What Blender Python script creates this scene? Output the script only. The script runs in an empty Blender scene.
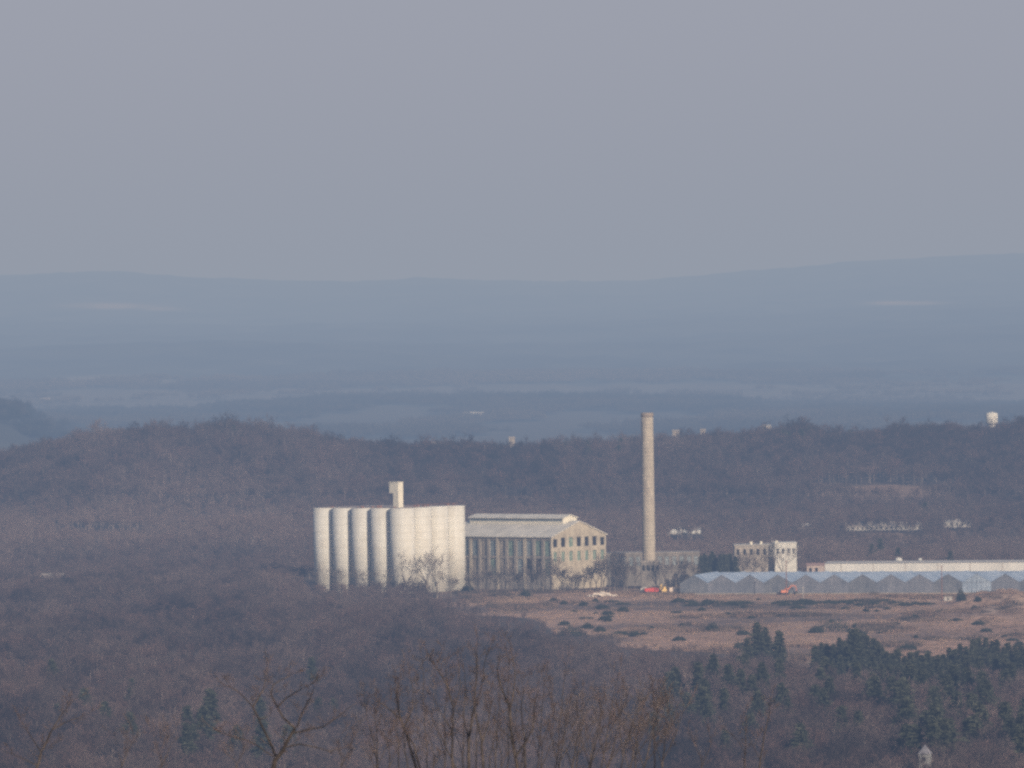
import bpy, math, random
import numpy as np
from mathutils import Vector, Matrix
random.seed(7); RNG = np.random.default_rng(11)
scn = bpy.context.scene; COL = scn.collection
# ------------------------------------------------------------------ camera maths
FPX = 6122.0; H0 = 113.0
ROLL = math.radians(0.8); PITCH = 24.0/FPX
cr, sr = math.cos(ROLL), math.sin(ROLL); cp, sp = math.cos(PITCH), math.sin(PITCH)
def slope(u, row):
    """height change per metre of Y along the view ray whose X/Y is u and whose picture row is row"""
    dy = row-384.0; dx = u*FPX+dy*sr
    up = -dx*sr-dy*cr
    return (cp*up-sp*FPX)/(sp*up+cp*FPX)
def ray(px, py):
    dx, dy = px-512.0, py-384.0
    r = dx*cr-dy*sr; up = -dx*sr-dy*cr
    v = Vector((r, sp*up+cp*FPX, cp*up-sp*FPX)); return v/v.y
def pix(X, Y, Z):
    u = X*FPX/Y; dz = Z-H0
    f = Y*cp-dz*sp; up = (Y*sp+dz*cp)/f*FPX; r = X/f*FPX
    return 512+r*cr-up*sr, 384-(r*sr+up*cr)
# ------------------------------------------------------------------ noise
def vnoise(x, y, seed=0):
    x = np.asarray(x, float); y = np.asarray(y, float)
    xi = np.floor(x); yi = np.floor(y); fx = x-xi; fy = y-yi
    fx = fx*fx*(3-2*fx); fy = fy*fy*(3-2*fy)
    def h(a, b):
        s = np.sin(a*127.1+b*311.7+seed*74.7)*43758.5453
        return s-np.floor(s)
    return (h(xi,yi)*(1-fx)+h(xi+1,yi)*fx)*(1-fy)+(h(xi,yi+1)*(1-fx)+h(xi+1,yi+1)*fx)*fy
def fbm(x, y, seed=0, o=4):
    t = 0; a = .5; n = 0
    for k in range(o):
        t = t+a*vnoise(x*2**k, y*2**k, seed+k*3.1); n += a; a *= .5
    return t/n
def sstep(t): t = np.clip(t,0,1); return t*t*(3-2*t)
# ------------------------------------------------------------------ terrain
def rows(xs, ys, px): return np.interp(px, xs, ys)
def z_of_row(u, row, Y): return H0+Y*slope(u, row)
NEAR = ([0,40,90,150,190,230,262,300,340,400,450,500,560,600,640,700,760,800,830,900,950,985,1024],
        [449,440,431,426,427,422,425,430,437,441,443,445,440,438,437,432,433,425,430,428,423,425,419])
FAR = ([0,90,130,200,300,380,420,512,600,640,700,760,840,900,960,1024],
       [276,271,272,277,279,280,278,281,281,280,275,270,263,260,257,254])
def terrain(X, Y):
    X = np.asarray(X, float); Y = np.asarray(Y, float)
    Ys = np.maximum(Y, 400.0); u = np.clip(X/Ys, -.16, .16); px = 512+u*FPX
    one = np.ones_like(u)
    z4 = z_of_row(u, rows(*NEAR, px)+18, 4300.0)
    z98 = z_of_row(u, rows([200,235,300,520,730,760,830,1024],[410,402,400,397,399,406,404,406], px)+6, 9800.0)
    z11 = z_of_row(u, rows([0,400,700,1024],[392,387,384,384], px)+2, 11400.0)
    z135 = z_of_row(u, rows([0,200,500,800,1024],[348,340,345,338,330], px), 15500.0)
    z155 = z_of_row(u, rows([0,250,500,760,1024],[322,326,318,312,300], px), 20000.0)
    z20 = z_of_row(u, rows(*FAR, px)+.5, 27500.0)
    left = 50*np.exp(-((px+15)/52.0)**2)
    st = [(-500,118),(0,111.2),(80,101),(160,91),(260,81),(600,55),(1100,18),(1450,1),(1600,0),(3080,0),(3300,3),(3700,14),
          (4300,z4),(4900,z4-34),(5600,6),(7500,14+left),(8700,24+left*.6),(9800,z98),(11400,z11),(15500,z135),(20000,z155),
          (27500,z20),(32000,z20-150),(46000,60)]
    z = np.zeros_like(u)+118.0
    for (a,za),(b,zb) in zip(st[:-1], st[1:]):
        m = (Y>=a)&(Y<=b); t = (Y-a)/(b-a)
        if 100 < b <= 3080 or a < 0: tt = t
        else: tt = .55*sstep(t)+.45*t
        z = np.where(m, za*one*(1-tt)+zb*one*tt, z)
    far = sstep((Y-3300)/1500)
    z = z+far*(fbm(X/260,Y/260,5)-.5)*8+sstep((Y-9000)/4000)*(fbm(X/900,Y/900,9)-.5)*36+sstep((Y-9000)/4000)*(vnoise(X/70,Y/200,3)-.5)*10
    nearf = sstep((Y-1200)/500)*(1-sstep((Y-3000)/300))
    z = z+nearf*(fbm(X/90,Y/60,2)-.5)*1.6*(1-sstep((Y-2780)/120))
    for (bx,by,bh,rx,ry) in BUMPS:
        z = z+bh*np.exp(-((X-bx)/rx)**2-((Y-by)/ry)**2)
    return z
BUMPS = []
def hgt(x, y): return float(terrain(np.array([x]), np.array([y]))[0])
def flatY(px, py):
    v = ray(px,py); return H0/(-v.z)
def ground(px, py, y0=1300.0, y1=24000.0):
    v = ray(px, py)
    ys = np.linspace(y0, y1, 6000) if y1 > 5000 else np.linspace(y0, y1, 3000)
    zz = terrain(v.x*ys, ys); below = (H0+v.z*ys) <= zz
    i = int(np.argmax(below)) if below.any() else len(ys)-1
    y = ys[i]; return Vector((v.x*y, y, hgt(v.x*y, y)))
def by_top(px, row, height, y0=1450.0, y1=3300.0):
    """ground point where a thing of this height has its top at that row"""
    v = ray(px, row); ys = np.linspace(y0, y1, 2500)
    d = H0+v.z*ys-(terrain(v.x*ys, ys)+height)
    i = int(np.argmax(d <= 0)) if (d <= 0).any() else len(ys)-1
    y = ys[i]; return Vector((v.x*y, y, hgt(v.x*y, y)))
for (bx,by,bh,rx,ry) in [(1006,604,6.5,20,22),(984,600,4.0,10,12),(1016,612,3.5,6,8),(1040,612,5,30,30),(965,606,1.8,7,8),(498,598,1.8,9,12),(515,597,1.2,8,10)]:
    v = ray(bx,by); y = flatY(bx,by); BUMPS.append((v.x*y, y, bh, rx, ry))
# ------------------------------------------------------------------ materials
def newmat(name, rough=.9, spec=.2):
    m = bpy.data.materials.new(name); m.use_nodes = True
    nt = m.node_tree; b = nt.nodes['Principled BSDF']
    b.inputs['Roughness'].default_value = rough
    b.inputs['Specular IOR Level'].default_value = spec
    return m, nt, b
def N(nt, t, **k):
    n = nt.nodes.new(t)
    for a, v in k.items(): setattr(n, a, v)
    return n
def ramp(nt, src, stops):
    r = N(nt,'ShaderNodeValToRGB'); e = r.color_ramp.elements
    while len(e) < len(stops): e.new(.5)
    for i,(p,c) in enumerate(stops): e[i].position = p; e[i].color = (*c,1)
    nt.links.new(src, r.inputs[0]); return r.outputs[0]
def noisy(name, c1, c2, scale=1.0, stretch=(1,1,1), rough=.9, spec=.2, lo=.3, hi=.7, detail=5, bump=0, third=None):
    m, nt, b = newmat(name, rough, spec)
    tc = N(nt,'ShaderNodeTexCoord'); mp = N(nt,'ShaderNodeMapping'); mp.inputs['Scale'].default_value = stretch
    nt.links.new(tc.outputs['Object'], mp.inputs[0])
    no = N(nt,'ShaderNodeTexNoise'); no.inputs['Scale'].default_value = scale; no.inputs['Detail'].default_value = detail
    nt.links.new(mp.outputs[0], no.inputs['Vector'])
    st = [(lo,c1),(hi,c2)] + ([(min(1,hi+.12),third)] if third else [])
    nt.links.new(ramp(nt, no.outputs['Fac'], st), b.inputs['Base Color'])
    if bump:
        bp = N(nt,'ShaderNodeBump'); bp.inputs['Strength'].default_value = bump
        nt.links.new(no.outputs['Fac'], bp.inputs['Height']); nt.links.new(bp.outputs[0], b.inputs['Normal'])
    return m
def mixc(nt, fac, a, b, mode='MIX'):
    x = N(nt,'ShaderNodeMix', data_type='RGBA', blend_type=mode)
    for s, v in ((0,fac),(6,a),(7,b)):
        if hasattr(v,'links'): nt.links.new(v, x.inputs[s])
        elif s == 0: x.inputs[0].default_value = v
        else: x.inputs[s].default_value = (*v,1)
    return x.outputs[2]
# ------------------------------------------------------------------ mesh building
class MB:
    def __init__(s): s.v = []; s.f = []
    def quad(s, a, b, c, d):
        n = len(s.v); s.v += [tuple(a),tuple(b),tuple(c),tuple(d)]; s.f.append((n,n+1,n+2,n+3))
    def tri(s, a, b, c):
        n = len(s.v); s.v += [tuple(a),tuple(b),tuple(c)]; s.f.append((n,n+1,n+2))
    def box(s, x0, x1, y0, y1, z0, z1):
        n = len(s.v)
        s.v += [(x0,y0,z0),(x1,y0,z0),(x1,y1,z0),(x0,y1,z0),(x0,y0,z1),(x1,y0,z1),(x1,y1,z1),(x0,y1,z1)]
        s.f += [tuple(n+i for i in q) for q in ((0,3,2,1),(4,5,6,7),(0,1,5,4),(1,2,6,5),(2,3,7,6),(3,0,4,7))]
    def prism(s, prof, y0, y1, axis='y'):
        """closed profile [(a, z)] extruded from y0 to y1"""
        n = len(s.v); k = len(prof)
        for y in (y0,y1):
            for a,z in prof: s.v.append((a,y,z) if axis=='y' else (y,a,z))
        s.f.append(tuple(range(n,n+k))); s.f.append(tuple(range(n+2*k-1,n+k-1,-1)))
        for i in range(k):
            j = (i+1)%k; s.f.append((n+i,n+k+i,n+k+j,n+j))
    def lathe(s, prof, seg=32, cx=0, cy=0):
        n = len(s.v)
        for r,z in prof:
            for i in range(seg):
                a = 2*math.pi*i/seg; s.v.append((cx+r*math.cos(a),cy+r*math.sin(a),z))
        for j in range(len(prof)-1):
            for i in range(seg):
                k = (i+1)%seg; s.f.append((n+j*seg+i,n+j*seg+k,n+(j+1)*seg+k,n+(j+1)*seg+i))
        s.f.append(tuple(n+(len(prof)-1)*seg+i for i in range(seg)))
        s.f.append(tuple(n+i for i in range(seg-1,-1,-1)))
    def tube(s, pts, rad, seg=5):
        n = len(s.v); P = [Vector(p) for p in pts]
        for i,p in enumerate(P):
            d = (P[min(i+1,len(P)-1)]-P[max(i-1,0)]).normalized()
            a = d.orthogonal().normalized(); b = d.cross(a)
            if i:                                    # keep the ring turning little from one point to the next
                a = (pa-d*pa.dot(d)).normalized(); b = d.cross(a)
            pa = a
            for k in range(seg):
                t = 2*math.pi*k/seg; s.v.append(tuple(p+(a*math.cos(t)+b*math.sin(t))*rad[i]))
        for i in range(len(P)-1):
            for k in range(seg):
                l = (k+1)%seg; s.f.append((n+i*seg+k,n+i*seg+l,n+(i+1)*seg+l,n+(i+1)*seg+k))
        s.f.append(tuple(n+(len(P)-1)*seg+k for k in range(seg)))
    def ribbon(s, a, b, wa, wb, rnd=random):
        a = Vector(a); b = Vector(b); d = (b-a)
        q = d.cross(Vector((rnd.uniform(-1,1),rnd.uniform(-1,1),rnd.uniform(-.4,.4))))
        if q.length < 1e-6: q = Vector((1,0,0))
        q.normalize(); s.quad(a-q*wa/2, a+q*wa/2, b+q*wb/2, b-q*wb/2)
    def wall(s, O, U, u0, u1, z0, z1, holes, depth=.35, Nn=None):
        """upright wall from O along U with rectangular holes (u0,u1,z0,z1) and their reveals; Nn is the outward normal"""
        U = Vector(U); O = Vector(O); Nn = Vector(Nn)
        us = sorted({u0,u1,*[h[0] for h in holes],*[h[1] for h in holes]}); zs = sorted({z0,z1,*[h[2] for h in holes],*[h[3] for h in holes]})
        P = lambda u,z,d=0: O+U*u+Vector((0,0,z))-Nn*d
        for i in range(len(us)-1):
            for j in range(len(zs)-1):
                cu = (us[i]+us[i+1])/2; cz = (zs[j]+zs[j+1])/2
                if any(h[0]<cu<h[1] and h[2]<cz<h[3] for h in holes): continue
                s.quad(P(us[i],zs[j]),P(us[i+1],zs[j]),P(us[i+1],zs[j+1]),P(us[i],zs[j+1]))
        for a,b,c,d in holes:
            for (p,q) in (((a,c),(b,c)),((b,c),(b,d)),((b,d),(a,d)),((a,d),(a,c))):
                s.quad(P(*p),P(*q),P(*q,depth),P(*p,depth))
    def build(s, name, mat, parent=None, smooth=False, link=True):
        me = bpy.data.meshes.new(name); me.from_pydata(s.v, [], s.f); me.update()
        if mat: me.materials.append(mat)
        if smooth: me.polygons.foreach_set('use_smooth',[True]*len(me.polygons))
        o = bpy.data.objects.new(name, me)
        if link: COL.objects.link(o)
        if parent: o.parent = parent
        return o
def tag(o, label=None, cat=None, group=None, kind=None):
    if label: o['label'] = label
    if cat: o['category'] = cat
    if group: o['group'] = group
    if kind: o['kind'] = kind
    return o
def empty(name, loc, rz=0, label=None, cat=None, group=None):
    o = bpy.data.objects.new(name, None); COL.objects.link(o)
    o.location = loc; o.rotation_euler = (0,0,rz); o.empty_display_size = 1
    return tag(o, label, cat, group)
def kids(o): return [c for c in bpy.data.objects if c.parent == o]
def copy_tree(o, ch=None):
    c = o.copy(); COL.objects.link(c)
    for k in (kids(o) if ch is None else ch):
        d = k.copy(); COL.objects.link(d); d.parent = c
    return c
def smooth_cyl(o, ang=40):
    me = o.data; me.polygons.foreach_set('use_smooth',[len(p.vertices)==4 for p in me.polygons])
# ------------------------------------------------------------------ world, haze, sun
AZ = math.radians(28); EL = math.radians(20)
w = bpy.data.worlds.new('World'); scn.world = w; w.use_nodes = True
nt = w.node_tree; bg = nt.nodes['Background']
sky = N(nt,'ShaderNodeTexSky'); sky.sky_type = 'NISHITA'; sky.sun_disc = False
sky.sun_elevation = EL; sky.sun_rotation = math.pi-AZ
sky.air_density = 1.0; sky.dust_density = 3.0; sky.ozone_density = 1.0
tcw = N(nt,'ShaderNodeTexCoord'); sx = N(nt,'ShaderNodeSeparateXYZ'); nt.links.new(tcw.outputs['Generated'], sx.inputs[0])
veil = N(nt,'ShaderNodeMapRange'); veil.inputs['From Min'].default_value = .05; veil.inputs['From Max'].default_value = .30
veil.inputs['To Min'].default_value = .9; veil.inputs['To Max'].default_value = 0; nt.links.new(sx.outputs['Z'], veil.inputs['Value'])
sk = mixc(nt,1.0,sky.outputs[0],(1.0,1.03,1.20),'MULTIPLY')
nt.links.new(mixc(nt, veil.outputs['Result'], sk, (3.44,3.48,4.38)), bg.inputs[0]); bg.inputs[1].default_value = .115
sun = bpy.data.lights.new('sun','SUN'); sun.energy = 4.8; sun.angle = math.radians(.6); sun.color = (1,.94,.86)
so = bpy.data.objects.new('sun', sun); COL.objects.link(so)
sv = Vector((math.sin(AZ)*math.cos(EL), -math.cos(AZ)*math.cos(EL), math.sin(EL)))
so.rotation_euler = sv.to_track_quat('Z','Y').to_euler(); so.location = (0,0,300)
SIG = (.077e-3,.099e-3,.136e-3); AIR = (.292,.328,.393)
m = bpy.data.materials.new('haze_air'); m.use_nodes = True; nt = m.node_tree; nt.nodes.clear()
out = N(nt,'ShaderNodeOutputMaterial'); ab = N(nt,'ShaderNodeVolumeAbsorption'); em = N(nt,'ShaderNodeEmission'); ad = N(nt,'ShaderNodeAddShader')
D = max(SIG); ab.inputs['Density'].default_value = D; ab.inputs['Color'].default_value = (*[1-s/D for s in SIG],1)
em.inputs['Strength'].default_value = D; em.inputs['Color'].default_value = (*[a*s/D for a,s in zip(AIR,SIG)],1)
nt.links.new(ab.outputs[0], ad.inputs[0]); nt.links.new(em.outputs[0], ad.inputs[1]); nt.links.new(ad.outputs[0], out.inputs['Volume'])
hb = MB(); hb.box(-45000,45000,-15000,80000,-200,760)
tag(hb.build('sky_haze', m), kind='structure')
# ------------------------------------------------------------------ camera
cam = bpy.data.cameras.new('camera'); co = bpy.data.objects.new('camera', cam); COL.objects.link(co)
R = Vector((1,0,0)); U = Vector((0,sp,cp)); F = Vector((0,cp,-sp))
Xc = R*cr-U*sr; Yc = R*sr+U*cr
M = Matrix((( Xc.x,Yc.x,-F.x,0),(Xc.y,Yc.y,-F.y,0),(Xc.z,Yc.z,-F.z,H0),(0,0,0,1)))
co.matrix_world = M; cam.sensor_width = 36; cam.lens = 36*FPX/1024; cam.clip_start = 1; cam.clip_end = 120000
scn.camera = co; cam.dof.use_dof = True; cam.dof.focus_distance = 3000; cam.dof.aperture_fstop = 3.6
# ------------------------------------------------------------------ ground masks (rows and columns seen from the viewpoint, turned into places on the ground)
def pixrow(X, Y, Z):
    f = Y*cp-(Z-H0)*sp; up = (Y*sp+(Z-H0)*cp)/f*FPX; r = X/f*FPX
    return 512+r*cr-up*sr, 384-(r*sr+up*cr)
FLD = ([430,450,470,520,560,640,720,800,850,930,960,1000,1100],[588,596,604,620,632,646,654,664,672,678,672,666,664])
def field_mask(X, Y):
    px, py = pixrow(X, Y, 0*X)
    low = np.interp(px, *FLD)+(fbm(X/35,Y/140,21)-.5)*26
    return (Y > 2000)&(Y < 3020)&(py < low)&(px > 440)
def plant_mask(X, Y):
    px, py = pixrow(X, Y, 0*X)
    return ((px > 560)&(Y > 2950)&(Y < 3110))|((px > 300)&(px < 640)&(Y > 2962)&(Y < 3110))|((px>670)&(Y>2900)&(Y<3110))
def clearing_mask(X, Y, Z):
    px, py = pixrow(X, Y, Z)
    c = np.zeros_like(X, bool)
    for (cx,cy,rx,ry) in CLEAR: c |= ((px-cx)/rx)**2+((py-cy)/ry)**2 < 1
    return c & (Y > 3150) & (Y < 4200)
CLEAR = [(880,494,75,9),(520,500,40,4),(100,536,60,4),(684,546,22,6),(885,538,42,5),(957,535,16,4)]
# ------------------------------------------------------------------ ground sheet
nu = 420
us = np.linspace(-1,1,nu); us = (0.105*us+0.12*us**3)
Yl = np.concatenate([np.linspace(-500,1400,60), np.linspace(1410,2250,110), np.linspace(2254,3100,300), np.linspace(3108,5000,240), np.linspace(5020,12000,330), np.linspace(12050,29500,250), np.linspace(30000,46000,20)])
UU, YY = np.meshgrid(us, Yl); XX = UU*(np.maximum(YY,0)+700*np.exp(-np.maximum(YY,0)/900)+400*(YY<0)+150)
XX = UU*(np.maximum(YY,0)+900)
ZZ = terrain(XX, YY)
verts = np.stack([XX,YY,ZZ],-1).reshape(-1,3)
ny = len(Yl); idx = np.arange(ny*nu).reshape(ny,nu)
faces = np.stack([idx[:-1,:-1],idx[:-1,1:],idx[1:,1:],idx[1:,:-1]],-1).reshape(-1,4)
me = bpy.data.meshes.new('ground'); me.vertices.add(len(verts)); me.vertices.foreach_set('co', verts.ravel())
me.loops.add(faces.size); me.loops.foreach_set('vertex_index', faces.ravel())
me.polygons.add(len(faces)); me.polygons.foreach_set('loop_start', np.arange(0,faces.size,4)); me.polygons.foreach_set('loop_total', np.full(len(faces),4))
me.update(); me.validate()
Xf, Yf, Zf = verts.T
px, py = pixrow(Xf, np.maximum(Yf,50), Zf)
def C(*c): return np.array(c)[None,:]
floor = C(.085,.066,.055); n1 = fbm(Xf/60,Yf/60,31)[:,None]
colr = floor*(0.75+.5*n1)
# the brown field
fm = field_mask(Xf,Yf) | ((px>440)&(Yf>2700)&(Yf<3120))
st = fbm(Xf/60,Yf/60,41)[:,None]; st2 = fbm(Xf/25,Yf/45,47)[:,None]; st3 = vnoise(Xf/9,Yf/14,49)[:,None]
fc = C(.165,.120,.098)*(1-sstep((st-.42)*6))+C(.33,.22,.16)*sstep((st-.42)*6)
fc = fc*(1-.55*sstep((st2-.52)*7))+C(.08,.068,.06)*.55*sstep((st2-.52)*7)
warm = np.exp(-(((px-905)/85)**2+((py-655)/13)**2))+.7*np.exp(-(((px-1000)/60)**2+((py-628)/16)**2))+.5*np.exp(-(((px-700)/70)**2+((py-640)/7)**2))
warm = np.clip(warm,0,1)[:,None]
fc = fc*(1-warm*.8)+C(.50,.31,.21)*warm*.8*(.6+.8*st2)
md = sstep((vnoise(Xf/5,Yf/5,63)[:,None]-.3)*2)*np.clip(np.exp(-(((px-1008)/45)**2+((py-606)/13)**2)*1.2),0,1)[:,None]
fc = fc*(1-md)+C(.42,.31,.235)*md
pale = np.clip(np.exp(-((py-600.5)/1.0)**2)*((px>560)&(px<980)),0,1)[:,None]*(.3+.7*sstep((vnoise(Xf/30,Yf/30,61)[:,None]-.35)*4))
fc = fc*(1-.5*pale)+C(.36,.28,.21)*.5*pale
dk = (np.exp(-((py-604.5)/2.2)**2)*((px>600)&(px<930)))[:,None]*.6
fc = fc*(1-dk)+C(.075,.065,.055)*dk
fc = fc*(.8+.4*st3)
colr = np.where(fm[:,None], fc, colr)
cm = clearing_mask(Xf,Yf,Zf)
colr = np.where(cm[:,None], C(.22,.155,.115)*(.8+.4*n1), colr)
# far valley and hills: dark woods with pale open fields
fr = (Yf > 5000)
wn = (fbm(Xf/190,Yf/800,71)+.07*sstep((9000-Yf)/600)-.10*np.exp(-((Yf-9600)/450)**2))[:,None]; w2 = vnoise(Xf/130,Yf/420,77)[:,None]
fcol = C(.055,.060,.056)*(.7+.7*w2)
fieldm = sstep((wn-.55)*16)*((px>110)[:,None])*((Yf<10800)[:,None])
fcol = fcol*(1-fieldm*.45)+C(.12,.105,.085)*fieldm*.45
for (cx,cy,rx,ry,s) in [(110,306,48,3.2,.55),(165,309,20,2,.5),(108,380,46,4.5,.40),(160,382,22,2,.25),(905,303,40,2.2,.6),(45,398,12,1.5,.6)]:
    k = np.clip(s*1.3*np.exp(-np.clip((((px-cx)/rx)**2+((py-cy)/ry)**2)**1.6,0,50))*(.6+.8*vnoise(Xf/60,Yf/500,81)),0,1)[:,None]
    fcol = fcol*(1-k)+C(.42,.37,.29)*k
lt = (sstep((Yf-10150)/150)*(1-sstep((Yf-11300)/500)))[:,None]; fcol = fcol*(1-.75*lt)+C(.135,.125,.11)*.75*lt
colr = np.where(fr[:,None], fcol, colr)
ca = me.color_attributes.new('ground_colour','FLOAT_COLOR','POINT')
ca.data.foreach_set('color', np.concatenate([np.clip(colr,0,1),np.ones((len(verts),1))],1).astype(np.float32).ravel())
m, nt, b = newmat('earth', .95, .1)
at = N(nt,'ShaderNodeAttribute'); at.attribute_name = 'ground_colour'
tc = N(nt,'ShaderNodeTexCoord'); n = N(nt,'ShaderNodeTexNoise'); n.inputs['Scale'].default_value = .35; n.inputs['Detail'].default_value = 8
nt.links.new(tc.outputs['Object'], n.inputs['Vector'])
v = ramp(nt, n.outputs['Fac'], [(.3,(.62,.60,.58)),(.72,(1.35,1.32,1.3))])
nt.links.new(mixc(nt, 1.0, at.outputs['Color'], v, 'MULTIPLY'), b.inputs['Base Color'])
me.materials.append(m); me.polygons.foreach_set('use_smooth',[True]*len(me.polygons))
go = bpy.data.objects.new('ground', me); COL.objects.link(go); tag(go, kind='structure')
# ------------------------------------------------------------------ tree meshes
def rdir(d, spread, rnd, up=.0):
    v = Vector(d)+Vector((rnd.gauss(0,1),rnd.gauss(0,1),rnd.gauss(0,.6)))*spread; v.z += up
    return v.normalized()
def grow(mb, p, d, L, r, depth, rnd, kmin=2, kmax=4, up=.12, spread=.55, wmin=.02, out=None, tubeat=99):
    """recursive bare limbs; thick ones are tubes, thin ones ribbons"""
    q = p+d*L*.5; d2 = rdir(d,.12,rnd,up*.4); e = q+d2*L*.5
    r2 = r*.62
    if depth >= tubeat: mb.tube([p,q,e],[r,(r+r2)/2,r2],5)
    else:
        mb.ribbon(p,q,max(2*r,wmin),max(r+r2,wmin),rnd); mb.ribbon(q,e,max(r+r2,wmin),max(2*r2,wmin*.6),rnd)
    if depth == 0: return
    for k in range(rnd.randint(kmin,kmax)):
        t = rnd.uniform(.35,1); s = q+(e-q)*(t*2-1) if t > .5 else p+(q-p)*t*2
        grow(mb if not out else out, s, rdir(d2,spread,rnd,up), L*rnd.uniform(.55,.82), r2*rnd.uniform(.6,.9), depth-1, rnd, kmin, kmax, up, spread, wmin, out, tubeat)
def twig_mat(name, dark, light, red, sway=True):
    m, nt, b = newmat(name, .9, .1)
    oi = N(nt,'ShaderNodeObjectInfo'); at = N(nt,'ShaderNodeAttribute'); at.attribute_type = 'INSTANCER'; at.attribute_name = 'tone'
    c = mixc(nt, at.outputs['Fac'], dark, light)
    c = mixc(nt, ramp(nt, oi.outputs['Random'], [(.5,(0,0,0)),(1,(.8,.8,.8))]), c, red)
    nt.links.new(c, b.inputs['Base Color']); return m
M_TWIG = twig_mat('bare_twigs', (.026,.021,.022), (.150,.112,.100), (.112,.070,.061))
M_FARWOOD = twig_mat('distant_twigs', (.020,.024,.024), (.085,.075,.065), (.055,.05,.045))
M_BARK = noisy('grey_bark', (.07,.058,.047), (.26,.22,.18), 1.2, (1,1,.3), lo=.35, hi=.68)
M_TRUNK = twig_mat('wood_trunks', (.07,.06,.055), (.29,.24,.21), (.20,.16,.14))
def bare_variant(k):
    rnd = random.Random(100+k); mb = MB(); h = 13.0; tk = 0
    t = Vector((0,0,0)); top = h*rnd.uniform(.35,.45)
    for a in (0,1.57): mb.quad((.2*math.cos(a),.2*math.sin(a),0),(-.2*math.cos(a),-.2*math.sin(a),0),(-.11*math.cos(a),-.11*math.sin(a),h*.74),(.11*math.cos(a),.11*math.sin(a),h*.74))
    for j in range(rnd.randint(5,7)):
        a = rnd.uniform(0,6.28); zz = top*rnd.uniform(.55,1.0)
        d = Vector((math.cos(a)*.62,math.sin(a)*.62,1)).normalized()
        grow(mb, Vector((0,0,zz)), d, h*rnd.uniform(.25,.33), .10, 4, rnd, 2, 4, .16, .5, .065)
    o = mb.build('bare_tree_%d'%k, M_TWIG, link=False); o.data.materials.append(M_TRUNK); o.data.polygons[0].material_index = 1; o.data.polygons[1].material_index = 1
    return o
def clump_variant(k):
    rnd = random.Random(300+k); mb = MB()
    for i in range(9):
        cx, cy = rnd.uniform(-22,22), rnd.uniform(-22,22); hh = rnd.uniform(9,14); R0 = rnd.uniform(4.5,7)
        for j in range(150):
            a = rnd.uniform(0,6.28); rr = R0*math.sqrt(rnd.random()); z = hh*(.35+.65*rnd.random()*(1-(rr/R0)**2*.6))
            p = Vector((cx+rr*math.cos(a),cy+rr*math.sin(a),z)); mb.ribbon(p, p+rdir((0,0,.8),.6,rnd)*rnd.uniform(1.2,2.8), .45,.15,rnd)
    return mb.build('tree_clump_%d'%k, M_FARWOOD, link=False)
def conifer_mesh(k, slim=.22):
    rnd = random.Random(500+k); mb = MB(); tr = MB(); h = 10.0
    tr.tube([(0,0,0),(0,0,h*.5),(0,0,h*.98)],[.2,.12,.03],6)
    z = h*.10
    while z < h*.97:
        f = 1-z/h; R0 = h*slim*(f**.75)*rnd.uniform(.62,1.32)+.12
        nb = max(4,int(9*f+4))
        for i in range(nb):
            a = rnd.uniform(0,6.28); L = R0*rnd.uniform(.5,1.25); ca, sa = math.cos(a), math.sin(a)
            p = Vector((0,0,z)); e = Vector((ca*L,sa*L,z-L*.28+rnd.uniform(-.1,.25)))
            for s in range(6):
                t = (s+1)/6.0; c = p.lerp(e, t)
                for g in range(2):
                    q = c+Vector((rnd.gauss(0,.16),rnd.gauss(0,.16),rnd.gauss(0,.12)))
                    dd = rdir((ca,sa,-.15),.7,rnd); mb.ribbon(q-dd*.22, q+dd*.36, .24,.08,rnd)
        z += h*.026
    return tr, mb
M_CON = noisy('conifer_needles', (.028,.033,.022), (.066,.068,.044), .6, lo=.35, hi=.7, detail=3)
M_CONT = noisy('conifer_bark', (.05,.04,.03), (.12,.10,.08), 2)
M_SHRUB = noisy('evergreen_scrub', (.018,.026,.020), (.055,.058,.040), 1.2, lo=.35, hi=.7)
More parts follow.
